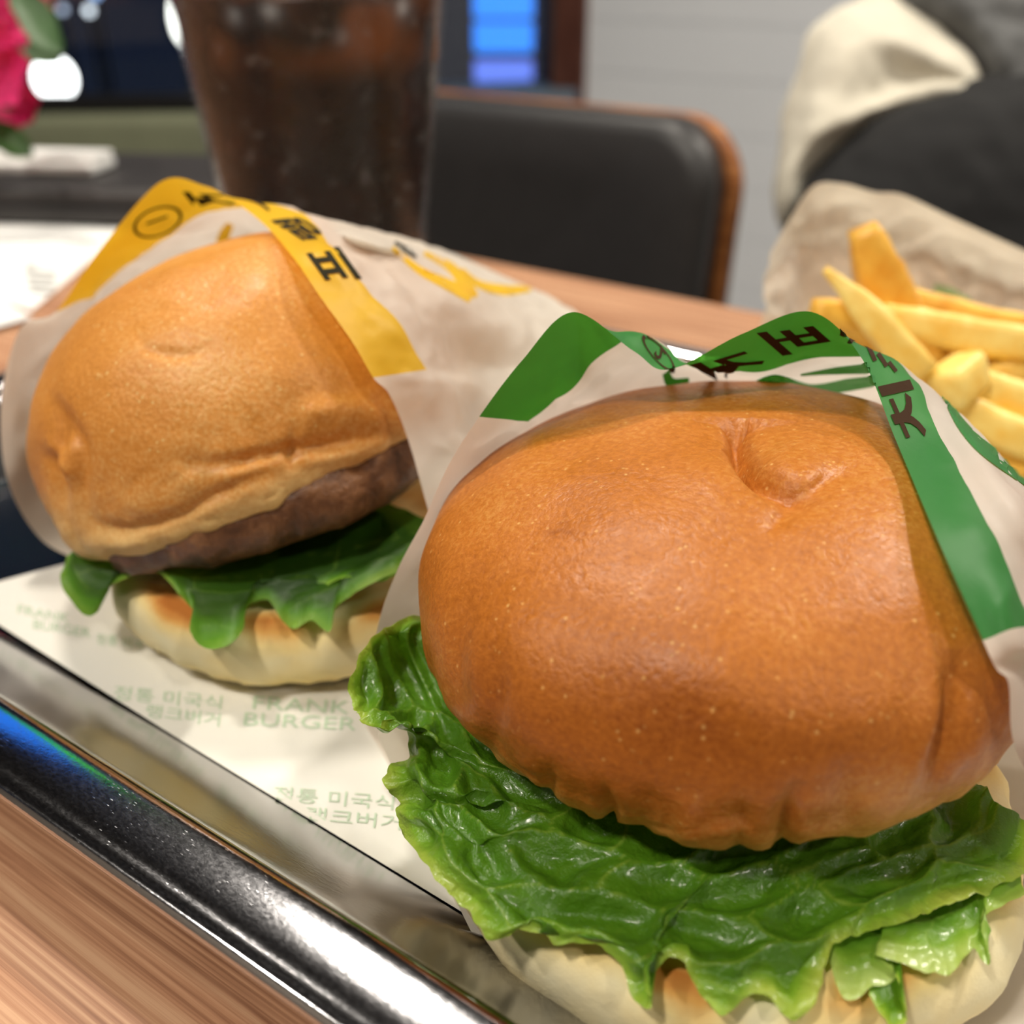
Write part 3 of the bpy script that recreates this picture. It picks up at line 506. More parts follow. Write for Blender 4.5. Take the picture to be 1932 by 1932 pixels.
gr = [[(1010, 1990, .158), (890, 1760, .174), (765, 1500, .200), (695, 1330, .210), (712, 1185, .210), (750, 1075, .206), (800, 980, .200), (845, 880, .194), (905, 785, .192), (985, 680, .190), (1080, 589, .188), (1195, 662, .190), (1262, 697, .192), (1400, 630, .190), (1528, 588, .188), (1622, 670, .183), (1690, 830, .174), (1770, 1020, .166), (1855, 1210, .160), (1880, 1262, .159), (1903, 1290, .158), (1910, 1390, .155), (1945, 1480, .154), (2010, 1620, .154)],
      [(1150, 1990, .160), (1000, 1760, .178), (850, 1500, .206), (770, 1330, .216), (775, 1185, .217), (815, 1080, .214), (865, 985, .210), (920, 890, .205), (1000, 797, .203), (1080, 735, .2015), (1135, 672, .200), (1212, 630, .200), (1292, 684, .202), (1420, 706, .203), (1548, 678, .202), (1700, 690, .194), (1775, 830, .183), (1860, 990, .174), (1950, 1185, .167), (1990, 1245, .166), (2010, 1290, .165), (2020, 1390, .162), (2060, 1480, .161), (2120, 1620, .161)],
      [(1300, 1990, .162), (1150, 1700, .186), (910, 1450, .213), (850, 1300, .222), (850, 1180, .226), (890, 1080, .228), (940, 985, .228), (1000, 890, .227), (1085, 815, .226), (1150, 780, .226), (1200, 750, .226), (1270, 735, .227), (1340, 728, .228), (1450, 745, .229), (1580, 745, .228), (1775, 765, .214), (1885, 880, .202), (1985, 1040, .194), (2080, 1220, .188), (2110, 1290, .187), (2130, 1340, .186), (2150, 1420, .184), (2190, 1500, .183), (2250, 1640, .182)],
      [(1500, 1900, .170), (1300, 1600, .197), (1050, 1350, .235), (1000, 1230, .250), (1010, 1150, .255), (1050, 1060, .260), (1090, 990, .262), (1140, 940, .263), (1190, 915, .264), (1240, 900, .264), (1280, 890, .265), (1330, 885, .265), (1380, 885, .265), (1470, 890, .265), (1580, 880, .262), (1840, 850, .240), (1960, 940, .226), (2070, 1090, .218), (2160, 1260, .212), (2190, 1320, .211), (2210, 1370, .210), (2230, 1450, .208), (2260, 1530, .207), (2310, 1650, .205)]]
GW = thing('burger_wrapper', 'translucent wax paper wrapper with green printed band around the front burger', 'wrapper', (-0.058, 0.156, 0.004), 'burger wrappers')
gr = clear(clear(gr, FB.name, range(15, 24), 1, 0.0035), FB.name, range(15, 24), 3, 0.0065); gs = Sheet(gr, 110, 620, 0.0005, 3.0); gs.build(GW, (8, 18), M['band_green'], M['wax_paper'])
dk = Deco(gs.onto)
dk.ring((1242, 668), (30, 34), (-10, 8), 0.16); dk.text('2', (1245, 652), (20, 28), (-14, 16))
dk.text('거', (1452, 684), (-112, 34), (-46, -28)); dk.text('버', (1582, 647), (-122, 20), (-44, -38))
dk.stroke([(1586, 628), (1596, 632)], 7); dk.stroke([(1600, 642), (1608, 646)], 7)
dk.stroke([(1636, 650), (1650, 682)], 8); dk.stroke([(1656, 668), (1672, 692)], 8); dk.stroke([(1676, 684), (1690, 702)], 7)
dk.text('치', (1756, 826), (-52, -118), (-54, 12))
dk.build('lettering', M['ink'], GW)
dg = Deco(gs.onto)
dg.stroke([(1255, 702), (1268, 722), (1300, 715)], [14, 22, 8]); dg.stroke([(1400, 735), (1460, 718), (1530, 735), (1600, 725), (1650, 718)], [6, 26, 22, 24, 20]); dg.stroke([(1510, 706), (1580, 698), (1640, 694)], [4, 14, 20])
dg.stroke([(1470, 738), (1490, 750), (1530, 742)], [14, 12, 4]); dg.stroke([(1780, 745), (1812, 800), (1860, 850), (1945, 905)], [8, 18, 26, 34])
dg.build('brush_print', M['band_green'], GW)

# bottom sheet of the same wrapper, lying on the liner under the burger
def floor_sheet(name, poly, z, parent, seed, up=None):
    P = np.array([atz(x, y, z)[:2] for x, y in poly]); c = P.mean(0); n = 40; rr = np.linspace(0.02, 1, n); L = catmull(np.concatenate([P, P[:1]]), 160)[:-1]
    G = np.zeros((n, 159, 3)); G[..., :2] = c + rr[:, None, None] * (L - c); G[..., 2] = z + 0.0007 * np.abs(fbm(G * 40 + seed, 2)) * smooth(rr, 0.5, 1)[:, None]
    return mk(name, G, gridf(n, 159, True), M['wax_paper'], parent)
floor_sheet('under_sheet', [(690, 1372), (770, 1500), (852, 1690), (935, 1860), (1010, 1990), (1500, 2250), (2100, 2150), (2150, 1700), (1900, 1300), (1500, 1100), (1000, 1150)], 0.0040, GW, 4.0)

yr = [[(165, 1066, .278), (75, 1015, .278), (14, 905, .274), (2, 760, .272), (38, 620, .270), (105, 588, .270), (180, 482, .268), (300, 345, .262), (385, 350, .257), (440, 379, .249), (500, 425, .243), (556, 490, .238), (602, 557, .235), (664, 644, .236), (704, 712, .231), (735, 745, .229), (770, 830, .225), (803, 945, .222), (835, 1060, .220)],
      [(230, 1050, .286), (130, 985, .288), (75, 880, .288), (80, 750, .289), (110, 670, .288), (180, 562, .286), (262, 490, .284), (370, 416, .280), (430, 398, .277), (490, 384, .264), (575, 410, .255), (640, 480, .249), (694, 552, .246), (757, 615, .247), (803, 698, .241), (840, 735, .239), (860, 815, .235), (885, 920, .232), (910, 1050, .229)],
      [(290, 1040, .300), (190, 960, .306), (150, 850, .312), (170, 740, .314), (200, 660, .314), (275, 555, .314), (350, 492, .312), (450, 447, .310), (505, 432, .307), (560, 412, .280), (650, 424, .268), (740, 470, .264), (800, 545, .274), (860, 610, .267), (900, 690, .262), (925, 730, .260), (940, 800, .257), (960, 900, .254), (980, 1040, .250)],
      [(350, 1020, .325), (290, 930, .335), (290, 860, .34), (320, 760, .345), (350, 680, .345), (400, 620, .345), (470, 570, .343), (560, 520, .340), (620, 492, .336), (700, 466, .328), (800, 464, .318), (890, 502, .308), (965, 555, .298), (1025, 620, .290), (1070, 690, .284), (1090, 730, .282), (1100, 800, .278), (1110, 900, .274), (1120, 1030, .27)],
      [(330, 1000, .345), (370, 930, .355), (410, 860, .36), (450, 800, .365), (490, 750, .365), (540, 700, .365), (600, 660, .365), (680, 610, .362), (740, 570, .358), (810, 535, .352), (900, 516, .342), (1000, 546, .330), (1085, 592, .318), (1140, 650, .308), (1170, 720, .300), (1180, 760, .297), (1190, 820, .292), (1195, 900, .288), (1200, 1000, .284)]]
YW = thing('burger_wrapper', 'translucent wax paper wrapper with yellow printed band around the rear burger', 'wrapper', (-0.2, 0.17, 0.004), 'burger wrappers')
yr = clear(clear(yr, RB.name, range(9, 19), 1, 0.0035), RB.name, range(9, 19), 4, 0.0080); ys = Sheet(yr, 110, 560, 0.0007, 8.0); ys.build(YW, (5, 14), M['band_yellow'], M['wax_paper'])
dk = Deco(ys.onto)
dk.ring((297, 418), (46, -16), (8, 26), 0.13); dk.text('1', (280, 414), (-8, 26), (38, -14))
dk.text('거', (446, 388), (-92, -4), (-18, -24)); dk.text('랭', (622, 452), (-66, -44), (-50, 6)); dk.text('프', (684, 528), (-44, -62), (-66, 8)); dk.stroke([(470, 376), (492, 386), (508, 398)], 5)
dk.stroke([(745, 458), (768, 474), (785, 486)], [6, 11, 5])
dk.build('lettering', M['ink_dark'], YW)
dg = Deco(ys.onto)
dg.stroke([(435, 422), (424, 440), (418, 462)], [14, 22, 24]); dg.stroke([(740, 468), (790, 510), (840, 535), (890, 560)], [8, 14, 20, 26]); dg.stroke([(800, 478), (850, 505), (880, 540), (898, 560)], [8, 18, 24, 10]); dg.stroke([(870, 508), (900, 535), (950, 548), (1000, 545)], [8, 14, 20, 12])
dg.build('brush_print', M['band_yellow'], YW)
floor_sheet('under_sheet', [(130, 760), (90, 880), (100, 960), (130, 1030), (200, 1070), (280, 1120), (330, 1160), (700, 1200), (900, 1000), (800, 800), (400, 750)], 0.0042, YW, 6.0)
# ------------------------------------------------------------------ fries and their bag
def fry_mat(name, a, b_):
    t = NT(name); n = t.noise(110, 4, 0.6); c = t.ramp(n, [(0.3, a), (0.7, b_)])
    b = t.bsdf(Base_Color=c, Roughness=0.4, Specular_IOR_Level=0.45); b.inputs['Subsurface Weight'].default_value = 0.0; b.inputs['Subsurface Radius'].default_value = (1, 0.6, 0.2); b.inputs['Subsurface Scale'].default_value = 0.003
    t.l(t.bump(t.noise(350, 3), 0.25, 0.0008), b.inputs['Normal']); return t.done(b.outputs[0])
M['fry'] = fry_mat('fried_potato', S(246, 196, 84), S(255, 230, 138)); M['fry_dark'] = fry_mat('fried_potato_dark', S(230, 162, 50), S(250, 202, 88))
def fry(path, w, mat, label, taper=(0.85, 0.9), roll=0.4):
    P = catmull(np.array([at(*p) for p in path]), 14); T = np.gradient(P, axis=0); T /= np.linalg.norm(T, axis=1)[:, None]; a = np.cross(T, [0, 0, 1.0]); a /= np.linalg.norm(a, axis=1)[:, None]; b = np.cross(a, T)
    th = np.linspace(0, 2 * np.pi, 20, endpoint=False); sq = 1 / (np.abs(np.cos(th)) ** 5 + np.abs(np.sin(th)) ** 5) ** 0.2; u = np.linspace(0, 1, 14)
    r = w / 2 * np.interp(u, [0, 0.12, 0.5, 0.88, 1], [taper[0] * 0.8, taper[0], 1, taper[1], taper[1] * 0.8]); c, s = np.cos(th + 0) * sq, np.sin(th) * sq; cr, sr = math.cos(roll), math.sin(roll)
    G = P[:, None] + r[:, None, None] * (a[:, None] * (c * cr - s * sr)[None, :, None] + b[:, None] * (c * sr + s * cr)[None, :, None]); G = G + 0.0005 * fbm(G * 120, 2)[..., None]
    Fs = [tuple(f) for f in gridf(14, 20, True)] + [tuple(range(20))[::-1], tuple(range(13 * 20, 14 * 20))]
    return tag(mk('french_fry', G, Fs, mat), label, 'fry', 'french fries in the paper bag')
fry([(1628, 430, .318), (1650, 500, .322), (1680, 580, .328), (1700, 640, .334)], .0150, M['fry_dark'], 'broad deep golden fry standing upright at the back of the bag', (0.75, 1), 0.2)
fry([(1556, 508, .305), (1612, 560, .303), (1680, 640, .302), (1745, 705, .302)], .0092, M['fry'], 'thin pointed pale fry slanting down across the others', (0.35, 1))
fry([(1535, 582, .312), (1600, 600, .314), (1680, 640, .318), (1760, 690, .322)], .0110, M['fry_dark'], 'fry whose blunt orange tip sticks out leftmost behind the green band', (0.8, 1))
fry([(1660, 600, .318), (1760, 622, .318), (1860, 640, .318), (1970, 655, .318)], .0120, M['fry'], 'long pale fry lying level across the top of the pile')
fry([(1640, 545, .332), (1720, 575, .334), (1830, 605, .336), (1960, 625, .338)], .0110, M['fry_dark'], 'fry behind the long level one, leaning on the upright fry')
fry([(1700, 660, .325), (1800, 680, .325), (1880, 690, .325), (1980, 705, .325)], .0120, M['fry_dark'], 'darker orange fry just below the long level one')
fry([(1775, 745, .300), (1800, 725, .302), (1822, 705, .304), (1836, 694, .306)], .0125, M['fry'], 'short stubby fry with a cut square end beside the green band', (1, 0.9))
fry([(1800, 700, .312), (1860, 735, .310), (1940, 765, .308), (2010, 790, .308)], .0120, M['fry'], 'fry running off to the right above the two lowest')
fry([(1810, 765, .306), (1870, 800, .304), (1940, 835, .302), (2010, 870, .302)], .0115, M['fry'], 'second lowest fry at the right edge')
fry([(1840, 800, .312), (1900, 850, .308), (1960, 890, .306), (2020, 930, .306)], .0110, M['fry_dark'], 'lowest fry at the right edge, nearly hidden by the wrapper')
fry([(1590, 620, .320), (1660, 660, .322), (1740, 720, .324), (1820, 780, .326)], .0110, M['fry_dark'], 'dark orange fry under the thin pointed one')
fry([(1850, 720, .320), (1900, 700, .322), (1950, 680, .324), (2010, 660, .326)], .0110, M['fry'], 'fry tilted upward at the right edge in the middle of the pile')
BG = thing('fries_bag', 'translucent greaseproof paper bag holding the french fries', 'bag', (0.0, 0.32, 0.004))
# back sheet: rows from the top mouth edge down behind the fries
bs = [[(1452, 480, .345), (1492, 410, .348), (1535, 350, .35), (1590, 346, .352), (1650, 362, .355), (1705, 368, .358), (1800, 412, .36), (1932, 472, .362), (2060, 530, .364)],
      [(1446, 530, .352), (1495, 470, .360), (1550, 430, .366), (1600, 430, .370), (1660, 450, .374), (1730, 465, .377), (1820, 500, .38), (1940, 550, .38), (2060, 600, .38)],
      [(1440, 590, .345), (1490, 560, .358), (1550, 530, .366), (1610, 530, .372), (1680, 550, .376), (1750, 570, .378), (1830, 600, .38), (1940, 640, .38), (2060, 690, .38)],
      [(1435, 660, .340), (1490, 680, .352), (1550, 690, .360), (1620, 700, .366), (1700, 715, .370), (1780, 735, .372), (1860, 760, .372), (1950, 790, .372), (2060, 830, .372)],
      [(1440, 700, .335), (1500, 740, .335), (1560, 780, .335), (1640, 810, .335), (1720, 840, .335), (1800, 860, .335), (1880, 880, .335), (1960, 900, .335), (2060, 930, .335)]]
sh = Sheet(bs, 60, 200, 0.0022, 13.0); mk('back_sheet', sh.G, gridf(60, 200), M['bag_paper'], BG)
fz = [(1470, 725, .312), (1560, 752, .303), (1660, 805, .297), (1770, 880, .294), (1890, 965, .292), (2050, 1050, .292)]
ft = np.array([at(*p) for p in fz]); fb = ft.copy(); fb[:, 2] = 0.0062; fb[:, :2] += np.array([0.004, -0.006]); md = (ft + fb) / 2 + np.array([0.002, -0.008, 0.0])
fsG = catmull(catmull(np.array([ft, md, fb, fb + np.array([-0.006, 0.05, 0.0])]), 40, 0), 90, 1); mk('front_sheet', fsG + normals(fsG) * (0.0012 * fbm(fsG * 50 + 3, 2))[..., None], gridf(40, 90), M['bag_paper'], BG)
dg = Deco(sh.onto); dg.stroke([(1762, 540), (1790, 555), (1830, 570)], [10, 26, 12]); dg.stroke([(1800, 575), (1840, 590), (1890, 605)], [8, 16, 6]); dg.build('brush_print', M['bag_ink'], BG)

# ------------------------------------------------------------------ cup of cola
cx, cy = at(601, 200, .362)[:2]; CZ = 0.0046; RB0, RT, HC = 0.0315, 0.0475, 0.150
CUP = thing('cola_cup', 'clear plastic cup of dark iced cola standing on the tray', 'cup', (cx, cy, CZ))
def cupw():
    t = NT('cup_plastic'); n = t.noise(260, 3, 0.6)
    g = t.n('ShaderNodeBsdfGlossy'); g.inputs['Roughness'].default_value = 0.12; g.inputs[0].default_value = (0.9, 0.9, 0.9, 1); tp = t.n('ShaderNodeBsdfTransparent'); tp.inputs[0].default_value = (0.93, 0.93, 0.93, 1)
    df = t.n('ShaderNodeBsdfDiffuse'); df.inputs[0].default_value = (0.45, 0.42, 0.42, 1)
    lw = t.n('ShaderNodeLayerWeight'); lw.inputs[0].default_value = 0.35; bp = t.bump(n, 0.5, 0.001); t.l(bp, g.inputs['Normal']); t.l(bp, lw.inputs['Normal'])
    k = t.math('MULTIPLY', t.math('POWER', lw.outputs['Facing'], 2.0), 0.22); s1 = t.mixs(t.math('ADD', k, 0.008), tp.outputs[0], g.outputs[0])
    dr = t.ramp(t.noise(170, 2), [(0.62, 0.0), (0.78, 0.12)]); return t.done(t.mixs(t.math('ADD', dr, 0.012), s1, df.outputs[0]))
M['cup'] = cupw()
def cola():
    t = NT('cola'); n = t.noise(60, 3); c = t.ramp(n, [(0.3, S(24, 11, 7)), (0.6, S(44, 22, 14)), (0.8, S(70, 34, 20))]); ic = t.ramp(t.noise(32, 1), [(0.5, 0.0), (0.62, 1.0)]); sx = t.n('ShaderNodeSeparateXYZ'); t.l(t.obj(), sx.inputs[0]); c = t.mixc(t.math('MULTIPLY', ic, t.ramp(sx.outputs[2], [(0.116, 0.0), (0.126, 0.5)])), c, S(150, 84, 40))  # warm patches near the top paint lit ice into the cola colour
    b = t.bsdf(Base_Color=c, Roughness=0.25, Specular_IOR_Level=0.15); b.inputs['Transmission Weight'].default_value = 0.15; b.inputs['IOR'].default_value = 1.33; return t.done(b.outputs[0])
M['cola'] = cola(); M['ice'] = plain('ice', S(190, 130, 90), 0.1, Transmission_Weight=0.6, IOR=1.31)
rz = lambda z: RB0 + (RT - RB0) * z / HC
lathe('cup_wall', [(0.0001, 0), (RB0 - 0.004, 0), (RB0 - 0.0015, 0.001), (RB0, 0.004), (rz(0.05), 0.05), (rz(0.1), 0.1), (rz(HC), HC), (RT + 0.0025, HC + 0.001), (RT + 0.003, HC + 0.003), (RT + 0.001, HC + 0.005), (RT - 0.001, HC + 0.003), (rz(0.1) - 0.0007, 0.1), (rz(0.05) - 0.0007, 0.05), (RB0 - 0.0009, 0.005), (RB0 - 0.004, 0.003), (0.0001, 0.003)], (cx, cy, CZ), M['cup'], CUP, 72)
lathe('cola', [(0.0001, 0.0036), (RB0 - 0.004, 0.0036), (RB0 - 0.0016, 0.006), (rz(0.05) - 0.0014, 0.05), (rz(0.1) - 0.0014, 0.1), (rz(0.135) - 0.0014, 0.135), (rz(0.135) - 0.004, 0.1355), (0.0001, 0.1355)], (cx, cy, CZ), M['cola'], CUP, 72)
for px_, py_, tt, sz, rt in ((470, 10, .335, .026, .4), (560, -10, .340, .024, 1.0), (700, 0, .338, .026, .2), (770, 60, .35, .02, .7)):
    p = at(px_, py_, tt); o = boxo('ice_cube', p, (sz, sz, sz), M['ice'], CUP, 0.004, rt)

# ------------------------------------------------------------------ papers, pouch and napkin
def sheet_quad(name, pts, z, th, mat, label, cat, extra=None):
    P = np.array([atz(x, y, z) for x, y in pts]); n = 14; u = np.linspace(0, 1, n); G = ((1 - u)[:, None, None] * ((1 - u)[None, :, None] * P[0] + u[None, :, None] * P[1]) + u[:, None, None] * ((1 - u)[None, :, None] * P[3] + u[None, :, None] * P[2]))
    G[..., 2] = z + th + 0.0006 * np.abs(fbm(G * 9, 2)); B = G.copy(); B[..., 2] -= th
    V = np.concatenate([G.reshape(-1, 3), B.reshape(-1, 3)]); f = gridf(n, n); Fs = [tuple(q) for q in f] + [tuple(q[::-1] + n * n) for q in f]; a = np.arange(n * n).reshape(n, n)
    rim = np.concatenate([a[0], a[1:, -1], a[-1, -2::-1], a[-2:0:-1, 0]]); Fs += [(rim[i], rim[i] + n * n, rim[(i + 1) % len(rim)] + n * n, rim[(i + 1) % len(rim)]) for i in range(len(rim))]
    t = thing(name, label, cat, tuple(P.mean(0))); mk('sheet', V, Fs, mat, t, False); return t
pp = sheet_quad('order_leaflet', [(-330, 470), (40, 385), (270, 410), (60, 588)], 0.0005, 0.0006, M['white_paper'], 'white printed leaflet lying on the table left of the yellow banded wrapper', 'leaflet')
dcl = Deco(lambda P: np.array([atz(x, y, 0.0022) for x, y in P]))
for k, (a, b) in enumerate(((48, 70), (46, 108), (50, 106), (52, 104), (56, 100))): dcl.stroke([(a, 498 + 12 * k), ((a + b) / 2, 500 + 12 * k), (b, 502 + 12 * k)], 4)
dcl.build('print', M['grey_ink'], pp)
sheet_quad('receipt', [(-160, 560), (-20, 560), (62, 600), (-120, 650)], 0.0022, 0.0004, M['white_paper'], 'white receipt lying nearest the left corner of the tray, partly over the leaflet', 'receipt')
# black pouch beyond the papers, white folded napkin behind it
pc = (atz(-40, 385, 0.0) + atz(395, 352, 0.0)) / 2
PO = thing('pouch', 'flat black leather pouch lying on the table behind the white leaflet', 'pouch', (pc[0], pc[1], 0))
pa, pb = atz(-120, 380, 0.0), atz(400, 395, 0.0); pd = math.atan2(pb[1] - pa[1], pb[0] - pa[0])
mid = (atz(140, 352, 0.012)); boxo('body', (mid[0], mid[1], 0.0125), (0.36, 0.13, 0.024), M['black_leather'], PO, 0.009, pd); boxo('zip', (mid[0] + 0.064 * math.sin(pd), mid[1] - 0.064 * math.cos(pd), 0.0135), (0.32, 0.004, 0.003), M['metal_dark'], PO, 0.001, pd)
nm = atz(80, 305, 0.03); NP = thing('napkin', 'small folded white napkin resting on the black pouch', 'napkin', (nm[0], nm[1], 0.025))
boxo('folded_cloth', (nm[0], nm[1], 0.0285), (0.085, 0.035, 0.007), M['white_paper'], NP, 0.003, pd); boxo('top_fold', (nm[0], nm[1] + 0.004, 0.034), (0.08, 0.026, 0.004), M['white_paper'], NP, 0.0018, pd)

# ------------------------------------------------------------------ flowers at the upper left
M['petal'] = plain('magenta_petal', S(214, 44, 112), 0.5, var=0.2, vscale=40); M['stem'] = plain('flower_leaf', S(48, 84, 34), 0.5, var=0.2, vscale=40); M['vase'] = plain('white_vase', S(216, 214, 208), 0.25)
vb = at(-330, 330, .60); vx, vy = vb[0], vb[1]
VS = thing('flower_vase', 'small white vase of magenta flowers at the left end of the table', 'flowers', (vx, vy, 0))
lathe('vase', [(0.0001, 0.0004), (0.020, 0.0004), (0.024, 0.004), (0.028, 0.02), (0.024, 0.04), (0.014, 0.052), (0.015, 0.058), (0.012, 0.058), (0.011, 0.05), (0.0001, 0.048)], (vx, vy, 0), M['vase'], VS, 40)
def petal(c, ax, up, L, w, mat, name, parent, cup=0.3):
    ax = np.array(ax, float); ax /= np.linalg.norm(ax); up = np.array(up, float); sd = np.cross(ax, up); sd /= np.linalg.norm(sd); up = np.cross(sd, ax)
    n, m = 14, 9; u = np.linspace(0, 1, n)[:, None]; v = np.linspace(-1, 1, m)[None]; wd_ = w * np.sin(np.pi * np.clip(u * 0.92 + 0.04, 0, 1)) ** 0.7
    G = np.array(c) + (u * L)[..., None] * ax + (v * wd_)[..., None] * sd + (cup * L * (u ** 2) * 0.5 + 0.25 * w * v ** 2)[..., None] * up; G = G + 0.0012 * fbm(G * 60, 2)[..., None]
    return mk(name, G, gridf(n, m), mat, parent)
heads = [((20, 40, .60), 0.030), ((-10, 150, .60), 0.032), ((40, 205, .61), 0.018), ((55, 0, .64), 0.020), ((-60, 30, .62), 0.03)]
for k, (h, s) in enumerate(heads):
    c = at(*h); top = np.array([vx, vy, 0.05]); tube('stem', catmull([top, (top + c) / 2 + np.array([0.004, 0.0, 0.012]), c], 12), 0.0016, M['stem'], VS, 8)
    fl = tube('flower_centre', [c - np.array([0, 0, 0.004]), c, c + np.array([0, 0, 0.004])], [0.003, 0.005, 0.002], M['petal'], VS)
    for j in range(7):
        a = j * 2 * math.pi / 7 + k; dv = Rv * math.cos(a) + Uv * math.sin(a) - Fv * 0.35; petal(c, dv, -Fv, s, s * 0.42, M['petal'], 'petal', fl)
for a, b in (((30, -20, .585), (118, 110, .575)), ((-30, 230, .60), (60, 300, .60)), ((10, 60, .62), (110, 120, .64))):
    A, B = at(*a), at(*b); petal(A, B - A, -Fv + 0.3 * Uv, np.linalg.norm(B - A), 0.010, M['stem'], 'leaf', VS, 0.1)

# ------------------------------------------------------------------ chairs, bench, coat
def rr2(w, h, r, n=10, cz=0):
    P = []
    for sx, sz, a0 in ((1, 1, 0), (-1, 1, 90), (-1, -1, 180), (1, -1, 270)):
        for i in range(n): a = math.radians(a0 + 90 * i / (n - 1)); P.append((sx * (w / 2 - r) + r * math.cos(a), sz * (h / 2 - r) + r * math.sin(a)))
    return np.array(P)
def slab(name, c, w, h, r, y0, y1, bow, mat, parent, soft=0.004, tilt=0.12):
    """upright rounded-rectangle slab between depths y0..y1, bowed backwards towards its middle"""
    O = rr2(w, h, r); Ls = []
    for k, y in ((0.35, y0), (0.8, y0), (1, y0), (1, y0), (1, y1), (1, y1), (0.35, y1)):
        Ls.append((k, y))
    prof = [(0.3, y0), (0.7, y0), (0.93, y0), (0.985, y0 + soft * 0.4), (1.0, y0 + soft), (1.0, y1 - 0.002), (0.99, y1), (0.5, y1)]
    G = []
    for k, y in prof:
        q = O * k; X = q[:, 0]; Z = q[:, 1]; Y = y - bow * (X / (w / 2)) ** 2 + tilt * Z; G.append(np.stack([X, Y, Z], 1))
    G = np.array(G) + np.array(c); n = len(O); Fs = [tuple(f) for f in gridf(len(prof), n, True)] + [tuple(range(n))[::-1], tuple(range((len(prof) - 1) * n, len(prof) * n))]
    return mk(name, G, Fs, mat, parent)
def chair(label, cx_, cyy, top):
    t = thing('dining_chair', label, 'chair', (cx_, cyy, FLOOR), 'dining chairs across the table'); w, h = 0.43, 0.36
    slab('backrest_shell', (cx_, cyy, top - h / 2 - 0.008), w + 0.004, h, 0.055, 0.012, 0.026, 0.02, M['chair_wood'], t, 0.002)
    slab('backrest_cushion', (cx_, cyy, top - h / 2 - 0.002), w - 0.016, h - 0.012, 0.050, -0.022, 0.012, 0.02, M['leather'], t, 0.012)
    boxo('seat', (cx_, cyy - 0.22, FLOOR + 0.44), (0.43, 0.42, 0.05), M['leather'], t, 0.015)
    for sx in (-0.18, 0.18):
        for sy, topz in ((-0.39, FLOOR + 0.42), (-0.03, FLOOR + 0.42)): tube('leg', [(cx_ + sx, cyy + sy, FLOOR + 0.001), (cx_ + sx, cyy + sy, topz)], [0.012, 0.018], M['chair_wood'], t, 12)
        tube('back_post', [(cx_ + sx * 0.6, cyy - 0.02, FLOOR + 0.44), (cx_ + sx * 0.6, cyy + 0.03, FLOOR + 0.6), (cx_ + sx * 0.6, cyy + 0.045, top - 0.1)], [0.012, 0.012, 0.01], M['chair_wood'], t, 12)
    return t
CHY = 0.74; e = aty(1384, 320, CHY); tp_ = aty(1100, 186, CHY)
chair('charcoal upholstered chair with brown plywood back, right of the cola cup', e[0] - 0.215, CHY, tp_[2])
chair('charcoal upholstered chair under the draped coat at the right', e[0] + 0.35, CHY + 0.03, tp_[2] - 0.05)
CO = thing('coat', 'black coat with cream fleece lining and grey wool collar draped over the right chair', 'coat', (e[0] + 0.35, CHY, tp_[2] - 0.3))
def cloth(name, rows, mat, seed, amp=0.004, nu=50, nv=90, freq=16):
    G = catmull(catmull(np.array([[at(*p) for p in r] for r in rows]), nu, 0), nv, 1); G = G + normals(G) * (amp * fbm(G * freq + seed, 3))[..., None]; return mk(name, G, gridf(nu, nv), mat, CO)
cloth('black_shell', [[(1475, 450, .74), (1515, 330, .735), (1600, 240, .735), (1700, 185, .735), (1850, 150, .735), (2000, 130, .735), (2200, 120, .735)], [(1500, 470, .70), (1560, 370, .69), (1640, 290, .685), (1730, 240, .685), (1860, 210, .685), (2000, 190, .685), (2200, 180, .685)], [(1510, 560, .69), (1580, 480, .675), (1660, 420, .67), (1750, 380, .67), (1870, 350, .67), (2000, 330, .67), (2200, 320, .67)], [(1520, 720, .69), (1600, 680, .68), (1680, 640, .675), (1770, 610, .675), (1880, 590, .675), (2000, 570, .675), (2200, 560, .675)]], M['black_cloth'], 2.0)
cloth('cream_lining', [[(1468, 420, .745), (1460, 310, .745), (1470, 210, .75), (1505, 140, .75), (1530, 60, .755), (1590, 0, .76), (1680, -20, .77), (1790, 60, .76), (1862, 150, .75)], [(1470, 425, .735), (1480, 310, .72), (1510, 220, .715), (1560, 150, .715), (1600, 90, .715), (1650, 60, .72), (1710, 70, .72), (1780, 110, .725), (1856, 156, .74)], [(1474, 430, .73), (1500, 325, .715), (1550, 250, .705), (1610, 205, .71), (1650, 170, .722), (1690, 150, .73), (1730, 145, .73), (1785, 150, .73), (1850, 162, .735)], [(1480, 440, .735), (1520, 340, .73), (1590, 265, .725), (1660, 215, .722), (1700, 195, .722), (1740, 182, .725), (1770, 175, .725), (1800, 172, .727), (1848, 166, .735)], [(1490, 450, .76), (1540, 370, .76), (1600, 300, .76), (1660, 250, .76), (1700, 225, .76), (1740, 210, .76), (1770, 205, .76), (1800, 200, .76), (1848, 185, .76)]], M['cream_fleece'], 5.0, 0.006, 60, 120, 14)
cloth('grey_collar', [[(1650, -140, .80), (1750, -160, .80), (1900, -170, .80), (2150, -170, .80)], [(1680, -10, .775), (1780, -40, .755), (1900, -40, .75), (2150, -40, .75)], [(1790, 80, .772), (1850, 60, .745), (1930, 50, .74), (2150, 40, .74)], [(1870, 165, .760), (1910, 165, .745), (1960, 165, .742), (2150, 160, .742)]], M['grey_wool'], 7.0, 0.008)
